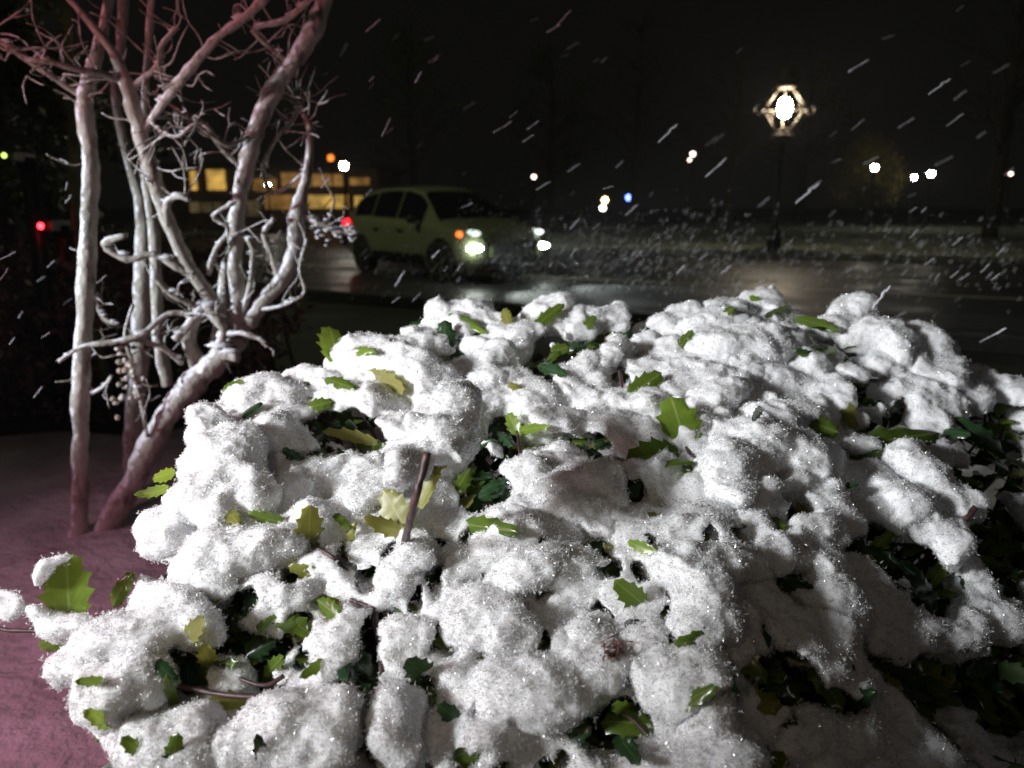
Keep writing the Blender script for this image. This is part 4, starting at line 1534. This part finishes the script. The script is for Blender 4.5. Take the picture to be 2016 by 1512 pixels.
def lamp(px, py, Y, label, r=.2, m=M_GLOBEW, two=False):
    r *= .56
    c = PY(px, py, Y)
    H = c[2]
    t = empty('street_lamp', (c[0], Y, 0))
    tag(t, label, 'street lamp', 'small lit lamps along the street and park')
    L0 = (c[0], Y, 0)
    MB().lathe(L0, [(.2, -.02), (.2, .1), (.12, .5), (.07, .6), (.05, H - r * 1.4), (.1, H - r * 1.3), (.1, H - r * 1.0)], 12).build('post', M_IRON, t, loc=L0)
    MB().lathe((c[0], Y, H), [(r * .5, -r), (r * .85, -r * .5), (r, .1 * r), (r * .9, r * .45), (r * .6, r * .8)], 14).build('globe', m, t, loc=L0)
    MB().lathe((c[0], Y, H), [(r * 1.15, r * .76), (r * 1.1, r * .86), (r * .5, r * 1.15), (r * .12, r * 1.3), (r * .1, r * 1.7)], 12).build('cap', M_IRON, t, loc=L0)
    if two:
        MB().lathe((c[0] - r * 1.2, Y, H - r * 2.4), [(r * .3, -r * .6), (r * .6, 0), (r * .5, r * .5)], 12).build('globe', m, t, loc=L0)


M_AMB = emit('amber_light', (1.0, .24, .03), 2.2)
M_DIMW = emit('dim_pink_light', (1.0, .78, .68), 6)
lamp(677, 326, 27, 'white globe lamp in front of the amber building, left of the green car', .24)
lamp(527, 364, 40, 'white globe lamp seen low between the myrtle stems', .22)
lamp(385, 326, 60, 'small white lamp left above the lit amber window', .24)
lamp(330, 341, 66, 'small white lamp leftmost of those between the myrtle stems', .24)
lamp(1364, 303, 40, 'lamp with two small heads high left of the ornate lantern', .22, M_DIMW, True)
lamp(1051, 348, 50, 'small pinkish lamp above the front of the car', .24, M_DIMW)
lamp(1722, 330, 40, 'white lamp in front of the yellow-leaved tree', .27)
lamp(1800, 349, 46, 'smaller left lamp of the close pair at the right', .24)
lamp(1833, 342, 42, 'larger right lamp of the close pair at the right', .28)
lamp(1990, 342, 52, 'faint lamp at the far right edge of the park', .2, M_DIMW)


# signal lights far off
def signal(px, py, Y, m, label, r=.14):
    c = PY(px, py, Y)
    t = empty('signal_light', (c[0], Y, 0))
    tag(t, label, 'light')
    L0 = (c[0], Y, 0)
    MB().tube([(c[0], Y + .2, -.02), (c[0], Y + .2, c[2])], .05, 8, 1).build('post', M_IRON, t, loc=L0)
    MB().box((c[0], Y + .16, c[2]), (r * 3, .2, r * 3.4)).build('housing', M_IRON, t, False, loc=L0)
    MB().ball((c[0], Y, c[2]), (r, r * .6, r), 12, 8).build('lens', m, t, loc=L0)


M_RED = emit('red_light', (1, .02, .03), 14)
M_BLUE = emit('blue_light', (.12, .2, 1.0), 12)
M_YELL = emit('yellow_light', (1.0, .85, .35), 14)
M_GRN = emit('green_yellow_light', (.6, .9, .15), 3)
M_WHT = emit('white_light', (1, .95, .85), 14)
signal(80, 445, 4.5, M_RED, 'red light low at the left edge behind the hedge', .018)
signal(8, 306, 4.4, M_GRN, 'faint yellow-green light at the left edge among the evergreen branches', .014)
signal(1238, 389, 55, M_BLUE, 'small blue light far down the road', .2)
signal(1191, 394, 55, M_YELL, 'yellow light just above a white one far down the road', .2)
signal(1187, 409, 50, M_WHT, 'white light just below the yellow one far down the road', .17)
signal(651, 311, 42, M_AMB, 'orange light on the left above the white globe lamp', .17)

# ------------------------------------------------------------------ amber-lit building far left
M_BWALL = mat('building_wall', (.10, .07, .045), .8)
noise_col(M_BWALL, (.07, .05, .03), (.14, .1, .065), 1.2)
M_BROOF = mat('building_roof', (.03, .028, .025), .8)
M_WIN = emit('lit_window', (1.0, .60, .13), .62)
M_WIN2 = emit('dim_lit_window', (1.0, .50, .12), .28)
M_WALLLIT = emit('lit_wall_glow', (1.0, .72, .35), .075)  # light falling on the wall, put in as a faint glow
BY = 44.0


def bx(px):
    return PY(px, 400, BY)[0]


def bz(py):
    return PY(600, py, BY)[2]


bld = empty('building', ((bx(350) + bx(740)) / 2, BY, 0))
tag(bld, 'low dark building with amber-lit windows across the road behind the myrtle', 'building')
L0 = tuple(bld.location)
MB().box(((bx(300) + bx(745)) / 2, BY + 4.5, bz(330) / 2), (bx(745) - bx(300), 8.6, bz(330))).build('wall', M_BWALL, bld, False, loc=L0)
MB().box(((bx(300) + bx(745)) / 2, BY + 4.5, bz(326)), (bx(745) - bx(300) + .8, 9.6, .25)).build('roof', M_BROOF, bld, False, loc=L0)


for m_ in (M_WIN, M_WIN2, M_WALLLIT):
    b_ = m_.node_tree.nodes['Principled BSDF']
    base_ = b_.inputs['Emission Strength'].default_value
    tc_ = N(m_, 'ShaderNodeTexCoord')
    nz_ = N(m_, 'ShaderNodeTexNoise')
    nz_.inputs['Scale'].default_value = 1.1
    nz_.inputs['Detail'].default_value = 3
    mr_ = N(m_, 'ShaderNodeMapRange')
    mr_.inputs['From Min'].default_value = .3
    mr_.inputs['From Max'].default_value = .7
    mr_.inputs['To Min'].default_value = base_ * .2
    mr_.inputs['To Max'].default_value = base_ * 1.25
    L(m_, tc_.outputs['Object'], nz_.inputs['Vector'])
    L(m_, nz_.outputs['Fac'], mr_.inputs['Value'])
    L(m_, mr_.outputs[0], b_.inputs['Emission Strength'])


def win(x0, y0, x1, y1, m, nm='window', bars=0):
    o = MB().box(((bx(x0) + bx(x1)) / 2, BY + .15, (bz(y0) + bz(y1)) / 2), (bx(x1) - bx(x0), .06, bz(y0) - bz(y1))).build(nm, m, bld, False, loc=L0)
    if bars:
        mb = MB()
        for k in range(bars + 1):
            x = bx(x0) + (bx(x1) - bx(x0)) * k / bars
            mb.box((x, BY + .09, (bz(y0) + bz(y1)) / 2), (.07, .05, bz(y0) - bz(y1) + .1))
        mb.box(((bx(x0) + bx(x1)) / 2, BY + .06, bz(y1)), (bx(x1) - bx(x0) + .2, .1, .1))
        f = mb.build('frame', M_BROOF, o, False)
        f.matrix_parent_inverse = Matrix.Translation(-Vector(L0))
        f.parent = o
        f.matrix_parent_inverse = (Matrix.Translation(Vector(L0))).inverted()


win(376, 336, 392, 376, M_WIN, bars=1)
win(408, 334, 448, 376, M_WIN, bars=1)
win(500, 352, 545, 376, M_WIN2)
win(556, 340, 610, 368, M_WIN2)
win(616, 343, 676, 366, M_WIN2)
win(690, 350, 728, 364, M_WIN2)
win(520, 384, 596, 414, M_WIN2, bars=1)
win(604, 384, 686, 412, M_WIN, bars=1)
win(696, 386, 716, 412, M_WIN, bars=1)
win(370, 398, 440, 420, M_WALLLIT, bars=3)  # this and the next are lit wall, its light given as glow
win(455, 395, 512, 428, M_WALLLIT, bars=2)

# ------------------------------------------------------------------ the car
car = empty('green_car', (-1.42, 14.6, 0), math.radians(-50))
tag(car, 'olive green crossover car with lit headlights turning on the wet road', 'car')


def ip(x, xs, ys):
    return float(np.interp(x, xs, ys))


def sec(x):
    zb = ip(x, [-2.22, -1.9, -1.2, 0, .8, 1.3, 1.9, 2.15, 2.28], [.98, 1.04, 1.04, 1.0, .98, .98, .90, .80, .66])
    zr = ip(x, [-2.22, -2.1, -1.9, -1.6, -1.2, -.5, .1, .45, .75, 1.05, 1.35, 1.9, 2.15, 2.28], [1.02, 1.12, 1.36, 1.55, 1.62, 1.66, 1.64, 1.56, 1.40, 1.21, 1.04, .95, .83, .68])
    w = ip(x, [-2.25, -2.1, -1.7, -1.0, 0, 1.2, 1.75, 2.05, 2.2, 2.28], [.66, .80, .89, .92, .92, .92, .88, .79, .68, .55])
    gh = max(0.0, min(1, (zr - zb - .06) / .5))
    wr = w * (1 - .30 * gh) - .04
    z0 = ip(x, [-2.25, -1.9, 1.9, 2.28], [.42, .24, .22, .36])
    return [(0, z0), (w * .55, z0), (w * .9, z0 + .02), (w * .985, z0 + .12), (w, z0 + .3), (w * .985, zb - .2), (w * .97, zb - .05), (w * .93, zb),
            (w * .93 + (wr - w * .93) * .5, zb + (zr - .07 - zb) * .5), (wr, zr - .07), (wr * .88, zr - .02), (wr * .5, zr - .003), (0, zr)]


NS = 13


def surf(x, u):
    """u in section index units"""
    s = sec(x)
    i = min(int(u), NS - 2)
    t = u - i
    return np.array([x, s[i][0] * (1 - t) + s[i + 1][0] * t, s[i][1] * (1 - t) + s[i + 1][1] * t])


stx = np.concatenate([np.linspace(-2.22, -1.5, 12), np.linspace(-1.4, 1.3, 28), np.linspace(1.36, 2.28, 16)])
vs, fs = [], []
ring = 2 * (NS - 1)
for x in stx:
    s = sec(x)
    for i in range(NS):
        vs.append((x, s[i][0], s[i][1]))
    for i in range(NS - 2, 0, -1):
        vs.append((x, -s[i][0], s[i][1]))
for j in range(len(stx) - 1):
    for i in range(ring):
        fs.append((j * ring + i, (j + 1) * ring + i, (j + 1) * ring + (i + 1) % ring, j * ring + (i + 1) % ring))
fs.append(tuple(range(ring)))
fs.append(tuple((len(stx) - 1) * ring + i for i in range(ring))[::-1])
me = bpy.data.meshes.new('body')
me.from_pydata(vs, [], fs)
me.update()
bm = bmesh.new()
bm.from_mesh(me)
bmesh.ops.recalc_face_normals(bm, faces=bm.faces)
bm.to_mesh(me)
bm.free()
M_CAR = mat('olive_car_paint', (.27, .29, .16), .35, Metallic=.15, Coat_Weight=.6)
M_GLASS = mat('dark_car_glass', (.006, .007, .008), .06)
M_TYRE = mat('tyre_rubber', (.015, .015, .015), .8)
M_RIM = mat('wheel_alloy', (.22, .22, .22), .35, Metallic=.8)
M_TRIM = mat('black_trim', (.012, .012, .012), .5)
M_HEAD = emit('headlight_glow', (.92, 1.0, .92), 40)
M_DRL = emit('running_light_glow', (.85, 1.0, .92), 1.6)
M_DRL2 = emit('far_running_light_glow', (.85, 1.0, .92), 2.4)
M_IND = emit('indicator_glow', (1, .16, .02), 3.0)
M_TAIL = emit('tail_glow', (1, .01, .02), 6)


def child(o, p=car):
    o.parent = p
    o.matrix_parent_inverse = Matrix.Identity(4)
    return o


body = child(link('body', me, [M_CAR]))
WX = (-1.34, 1.36)
# wheel arches cut out of the body
mbc = MB()
for wx in WX:
    for sy in (-1, 1):
        mbc.lathe((wx, sy * .82 - .2, .35), [(.40, 0), (.40, .4)], 32, 'y')
mec = bpy.data.meshes.new('cut')
mec.from_pydata(mbc.v, [], mbc.f)
bmc = bmesh.new()
bmc.from_mesh(mec)
bmesh.ops.recalc_face_normals(bmc, faces=bmc.faces)
bmc.to_mesh(mec)
bmc.free()
oc = bpy.data.objects.new('cut', mec)
COL.objects.link(oc)
tmp = bpy.data.objects.new('tmp', me)
COL.objects.link(tmp)
md = tmp.modifiers.new('b', 'BOOLEAN')
md.operation = 'DIFFERENCE'
md.object = oc
md.solver = 'EXACT'
dg = bpy.context.evaluated_depsgraph_get()
new = bpy.data.meshes.new_from_object(tmp.evaluated_get(dg))
if len(new.polygons) > 400:
    body.data = new
    new.name = 'body'
bpy.data.objects.remove(tmp)
bpy.data.objects.remove(oc)
try:
    body.data.set_sharp_from_angle(angle=math.radians(32))
except Exception:
    pass


def patch(name, m, x0, x1, u0, u1, side, off=.006, nx=10, nu=6, ul=None, p=car):
    """a panel following the body skin, set proud of it"""
    V = []
    for i in range(nx + 1):
        x = x0 + (x1 - x0) * i / nx
        a, b = (u0, u1) if ul is None else ul(x)
        for j in range(nu + 1):
            q = surf(x, a + (b - a) * j / nu)
            q0 = surf(x + .01, a + (b - a) * j / nu) - surf(x - .01, a + (b - a) * j / nu)
            uu = a + (b - a) * j / nu
            q1 = surf(x, min(uu + .05, NS - 1.001)) - surf(x, max(uu - .05, 0))
            n = np.cross(q1, q0)
            n /= np.linalg.norm(n) + 1e-9
            q = q + n * off
            V.append((q[0], q[1] * side, q[2]))
    F = []
    for i in range(nx):
        for j in range(nu):
            a = i * (nu + 1) + j
            F.append((a, a + nu + 1, a + nu + 2, a + 1))
    me = bpy.data.meshes.new(name)
    me.from_pydata(V, [], F)
    me.update()
    return child(link(name, me, m), p)


for s in (-1, 1):
    patch('side_window', M_GLASS, -1.72, -1.02, 7.25, 8.85, s)
    patch('side_window', M_GLASS, -.97, -.12, 7.2, 8.9, s)
    patch('side_window', M_GLASS, -.07, .78, 7.2, 8.9, s)
    d = patch('door', M_CAR, -.95, -.10, 4.0, 6.9, s, .004, 6, 8)
    child(MB().box((-.72, s * .925, .86), (.18, .03, .03)).build('handle', M_TRIM, None, False), d)
    d = patch('door', M_CAR, -.08, .92, 4.0, 6.9, s, .004, 6, 8)
    child(MB().box((.12, s * .925, .86), (.18, .03, .03)).build('handle', M_TRIM, None, False), d)
    patch('sill', M_TRIM, -.9, .92, 2.0, 3.6, s, .006, 6, 3)
    child(MB().ball((.68, s * 1.0, 1.06), (.09, .11, .08), 10, 8).build('mirror', M_TRIM))
    child(MB().box((.0, s * .58, 1.655), (1.5, .03, .03)).build('roof_rail', M_TRIM, None, False))
# windscreen across both sides
V, F = [], []
for i in range(9):
    x = .50 + .78 * i / 8
    hw = sec(x)[9][0] * .97
    for j in range(13):
        f = -1 + 2 * j / 12
        y = hw * f
        s = sec(x)
        z = np.interp(abs(y), [s[k][0] for k in (12, 11, 10, 9)], [s[k][1] for k in (12, 11, 10, 9)])
        V.append((x + .012, y, z + .012))
for i in range(8):
    for j in range(12):
        a = i * 13 + j
        F.append((a, a + 13, a + 14, a + 1))
me = bpy.data.meshes.new('windscreen')
me.from_pydata(V, [], F)
me.update()
child(link('windscreen', me, M_GLASS))
child(MB().box((2.24, 0, .60), (.1, .96, .20)).build('grille', M_TRIM, None, False))
child(MB().box((2.25, 0, .38), (.1, 1.2, .12)).build('bumper', M_TRIM, None, False))
for s in (-1, 1):
    child(MB().ball((2.00, s * .70, .84), (.24, .07, .05), 14, 8).build('headlight', M_DRL if s < 0 else M_DRL2))
    child(MB().ball((2.14, s * .66, .60), (.09, .25, .06), 16, 8).build('fog_light', M_HEAD))
    child(MB().ball((1.84, s * .83, .82), (.08, .035, .05), 10, 6).build('indicator', M_IND))
    child(MB().ball((-2.12, s * .76, .96), (.08, .10, .07), 10, 6).build('tail_light', M_TAIL))
    for wx in WX:
        w = child(MB().lathe((wx, s * .80 - .11, .35), [(.20, 0), (.30, -.005), (.345, .03), (.35, .07), (.35, .15), (.345, .19), (.30, .225), (.20, .22)], 28, 'y').build('wheel', M_TYRE))
        mb = MB()
        mb.lathe((wx, s * .80 + s * .085 - .02, .35), [(.215, 0), (.215, .04)], 24, 'y')
        for k in range(5):
            a = k * 2 * math.pi / 5
            mb.box((wx + .11 * math.cos(a), s * .915, .35 + .11 * math.sin(a)), (.05, .02, .05))
        child(mb.build('rim', M_RIM, None, False), w)

# ------------------------------------------------------------------ falling snow
M_FLAKE = mat('snowflake', (.88, .89, .92), .5)
_nt = M_FLAKE.node_tree
_t = _nt.nodes.new('ShaderNodeBsdfTranslucent')
_t.inputs['Color'].default_value = (.88, .89, .92, 1)
_mx = _nt.nodes.new('ShaderNodeMixShader')
_mx.inputs[0].default_value = .5
_nt.links.new(_nt.nodes['Principled BSDF'].outputs[0], _mx.inputs[1])
_nt.links.new(_t.outputs[0], _mx.inputs[2])
_nt.links.new(_mx.outputs[0], _nt.nodes['Material Output'].inputs['Surface'])


def flake_mesh(seed):
    mb = MB()
    rr = random.Random(seed)
    for k in range(5):
        mb.ball((rr.uniform(-.1, .1), rr.uniform(-.1, .1), -.72 + k * .36), (rr.uniform(.17, .26), rr.uniform(.17, .26), rr.uniform(.25, .36)), 6, 5, .35)
    me = bpy.data.meshes.new('snowflake')
    me.from_pydata(mb.v, [], mb.f)
    me.materials.append(M_FLAKE)
    me.polygons.foreach_set('use_smooth', [True] * len(me.polygons))
    me.update()
    return me


FM = [flake_mesh(i) for i in range(4)]
FLL = 'loose elongated clump of snowflakes drifting down through the dark air'


def flake(px, py, d, ln):
    o = bpy.data.objects.new('snowflake', random.choice(FM))
    COL.objects.link(o)
    o.location = tuple(P(px, py, d))
    a = math.radians(random.gauss(35 if (py < 430 and px > 900) else 47, 7))
    v = cR * math.cos(a) + cU * math.sin(a) + cF * random.gauss(0, .35)
    q = Vector(v).to_track_quat('Z', 'Y')
    o.rotation_mode = 'QUATERNION'
    o.rotation_quaternion = q
    s = ln * d / FPX / 2
    o.scale = (s * .45, s * .45, s * 1.15)
    o['label'] = FLL
    o['category'] = 'snowflake'
    o['group'] = 'snowflakes falling through the air'


# the ones that stand out in the photograph
BIGF = [(787, 548, 32, 2.6), (12, 505, 34, 1.6), (8, 540, 26, 1.7), (75, 772, 24, 2.2), (1955, 660, 46, 1.8), (1735, 585, 52, 1.5), (760, 250, 36, 2.2), (1040, 272, 26, 2.4), (990, 250, 40, 2.4), (1315, 262, 44, 2.2), (1690, 130, 60, 2.0), (1850, 170, 46, 2.0), (735, 50, 34, 2.2), (1110, 35, 36, 2.3), (858, 500, 24, 2.8), (905, 525, 20, 2.8), (780, 590, 18, 2.6), (820, 585, 20, 2.6), (1175, 445, 22, 3.0), (1132, 440, 26, 3.0), (1130, 495, 16, 3.0), (1258, 500, 18, 3.0), (1340, 530, 22, 2.8), (1430, 530, 22, 2.8), (1830, 515, 20, 2.6), (1845, 545, 18, 2.6), (1880, 540, 18, 2.6), (1940, 528, 24, 2.6), (1960, 545, 18, 2.4), (1970, 495, 24, 2.6), (1800, 460, 22, 2.8), (1885, 475, 22, 2.8), (1590, 380, 50, 2.4), (1410, 330, 46, 2.4), (1130, 330, 40, 2.4), (1070, 365, 30, 2.5), (640, 360, 22, 2.6), (100, 520, 18, 2.2), (200, 550, 22, 2.2), (90, 660, 16, 2.4), (40, 620, 14, 2.3)]
for x, y, ln, d in BIGF:
    flake(x, y, d, ln)
nfl = len(BIGF)
while nfl < 240:
    r = random.random()
    if r < .62:
        px, py = random.uniform(720, 2010), random.triangular(425, 660, 520)
        d, ln = random.uniform(2.6, 8.5), random.uniform(8, 19)
    elif r < .85:
        px, py = random.uniform(640, 2010), random.uniform(5, 440)
        d, ln = random.uniform(2.2, 6), random.uniform(12, 32)
    else:
        px, py = random.uniform(5, 640), random.uniform(20, 800)
        d, ln = random.uniform(2.0, 4.5), random.uniform(8, 20)
    if py > 560 and inside(px, py - 30):
        continue
    flake(px, py, d, ln)
    nfl += 1
mb = MB()
for _ in range(2300):
    r = random.random()
    if r < .6:
        px, py, d = random.gauss(1120, 230), random.gauss(515, 42), random.uniform(5, 13.2)
    else:
        px, py, d = random.uniform(900, 2016), random.gauss(500, 48), random.uniform(6, 13)
    p = P(px, py, d)
    if p[2] < .05 or (p[0] + 1.42) ** 2 + (p[1] - 14.6) ** 2 < 4.5:
        continue
    s = random.uniform(.006, .017)
    dv = (cR * .64 + cU * .77) * s
    mb.tube([p - dv * 1.5, p, p + dv * 1.5], [s * .22, s * .32, s * .22], 5, 1)
mb.build('snowfall', M_FLAKE)
tag(bpy.data.objects['snowfall'], 'dense distant falling snow over the wet road near the headlights', 'snowfall', None, 'stuff')

# ------------------------------------------------------------------ light
w = bpy.data.worlds.new('World')
SC.world = w
w.use_nodes = True
bg = w.node_tree.nodes['Background']
bg.inputs['Color'].default_value = (.85, .80, .78, 1)
bg.inputs['Strength'].default_value = .0028


def spot(name, loc, target, power, size, blend, col, radius=.05):
    l = bpy.data.lights.new(name, 'SPOT')
    l.energy = power
    l.spot_size = math.radians(size)
    l.spot_blend = blend
    l.color = col
    l.shadow_soft_size = radius
    o = bpy.data.objects.new(name, l)
    COL.objects.link(o)
    o.location = loc
    o.rotation_euler = (Vector(target) - Vector(loc)).to_track_quat('-Z', 'Y').to_euler()
    return o


# assumed light from the left: two unseen spotlights, on the bush and the stems
spot('assumed_white_beam', (-2.9, -.45, 1.95), (-.10, 1.37, .93), 880, 28, .5, (.985, .99, 1.0), .30)
spot('assumed_cool_beam', (-4.1, 1.0, 1.3), (-1.2, 2.72, 1.0), 900, 29, 1.0, (.86, .92, 1.0), .10)


def lamp_point(name, loc, power, col, radius):
    l = bpy.data.lights.new(name, 'POINT')
    l.energy = power
    l.color = col
    l.shadow_soft_size = radius
    o = bpy.data.objects.new(name, l)
    COL.objects.link(o)
    o.location = loc


# assumed unseen red source at the left, then added fill lights
spot('assumed_red_glow', (-2.6, 1.2, 1.7), (-1.0, 2.6, 2.05), 60, 50, .8, (1.0, .30, .36), .1)
spot('assumed_red_ground_glow', (-2.2, .75, 1.6), (-1.4, 1.3, 0), 72, 108, 1.0, (1.0, .40, .58), .1)
spot('warm_fill_light', (-.75, -.7, 2.0), (-.28, .85, .8), 11, 44, 1.0, (1.0, .76, .48), .12)  # unseen lamp added to warm the nearest clumps
lamp_point('car_fill_light', (-8.0, 10.5, 8.5), 520, (.98, 1.0, .68), .2)  # added out of view, with no lamp built: brightens the side of the car
lamp_point('near_fill_light', (2.2, -5.0, 6.0), 46, (1.0, .88, .82), .35)  # added fill behind the camera, lifts the shadows on the bush
# headlight beams
cm = Matrix.Translation((-1.42, 14.6, 0)) @ Matrix.Rotation(math.radians(-50), 4, 'Z')
for s in (-1, 1):
    spot('headlight_beam', cm @ Vector((2.36, s * .66, .60)), cm @ Vector((12, s * .66 - .3, .0)), 420, 64, .5, (.9, 1.0, .95), .06)

# ------------------------------------------------------------------ render settings
SC.view_settings.view_transform = 'Standard'
SC.view_settings.look = 'None'
SC.view_settings.exposure = 0
SC.view_settings.gamma = 1
SC.render.engine = 'CYCLES'
SC.cycles.use_denoising = True
SC.cycles.use_adaptive_sampling = False
try:
    SC.cycles.denoiser = 'OPENIMAGEDENOISE'
    SC.cycles.denoising_input_passes = 'RGB_ALBEDO_NORMAL'
    SC.cycles.denoising_prefilter = 'NONE'
except Exception:
    pass
SC.cycles.max_bounces = 6
SC.cycles.diffuse_bounces = 3
SC.cycles.glossy_bounces = 3
SC.cycles.transmission_bounces = 3
SC.cycles.sample_clamp_indirect = 3.0
SC.cycles.use_light_tree = True
SC.cycles.caustics_reflective = False
SC.cycles.caustics_refractive = False

# ------------------------------------------------------------------ snowy air
if True:
    M_HAZE = bpy.data.materials.new('snowy_air')
    M_HAZE.use_nodes = True
    nt = M_HAZE.node_tree
    nt.nodes.remove(nt.nodes['Principled BSDF'])
    pv = nt.nodes.new('ShaderNodeVolumePrincipled')
    pv.inputs['Color'].default_value = (.9, .92, .95, 1)
    pv.inputs['Density'].default_value = .0012
    pv.inputs['Anisotropy'].default_value = .35
    nt.links.new(pv.outputs[0], nt.nodes['Material Output'].inputs['Volume'])
    hz = MB().box((0, 60, 8), (260, 160, 18.2)).build('haze', M_HAZE, None, False)
    hz['kind'] = 'stuff'
    SC.cycles.volume_bounces = 0
    SC.cycles.volume_step_rate = 4
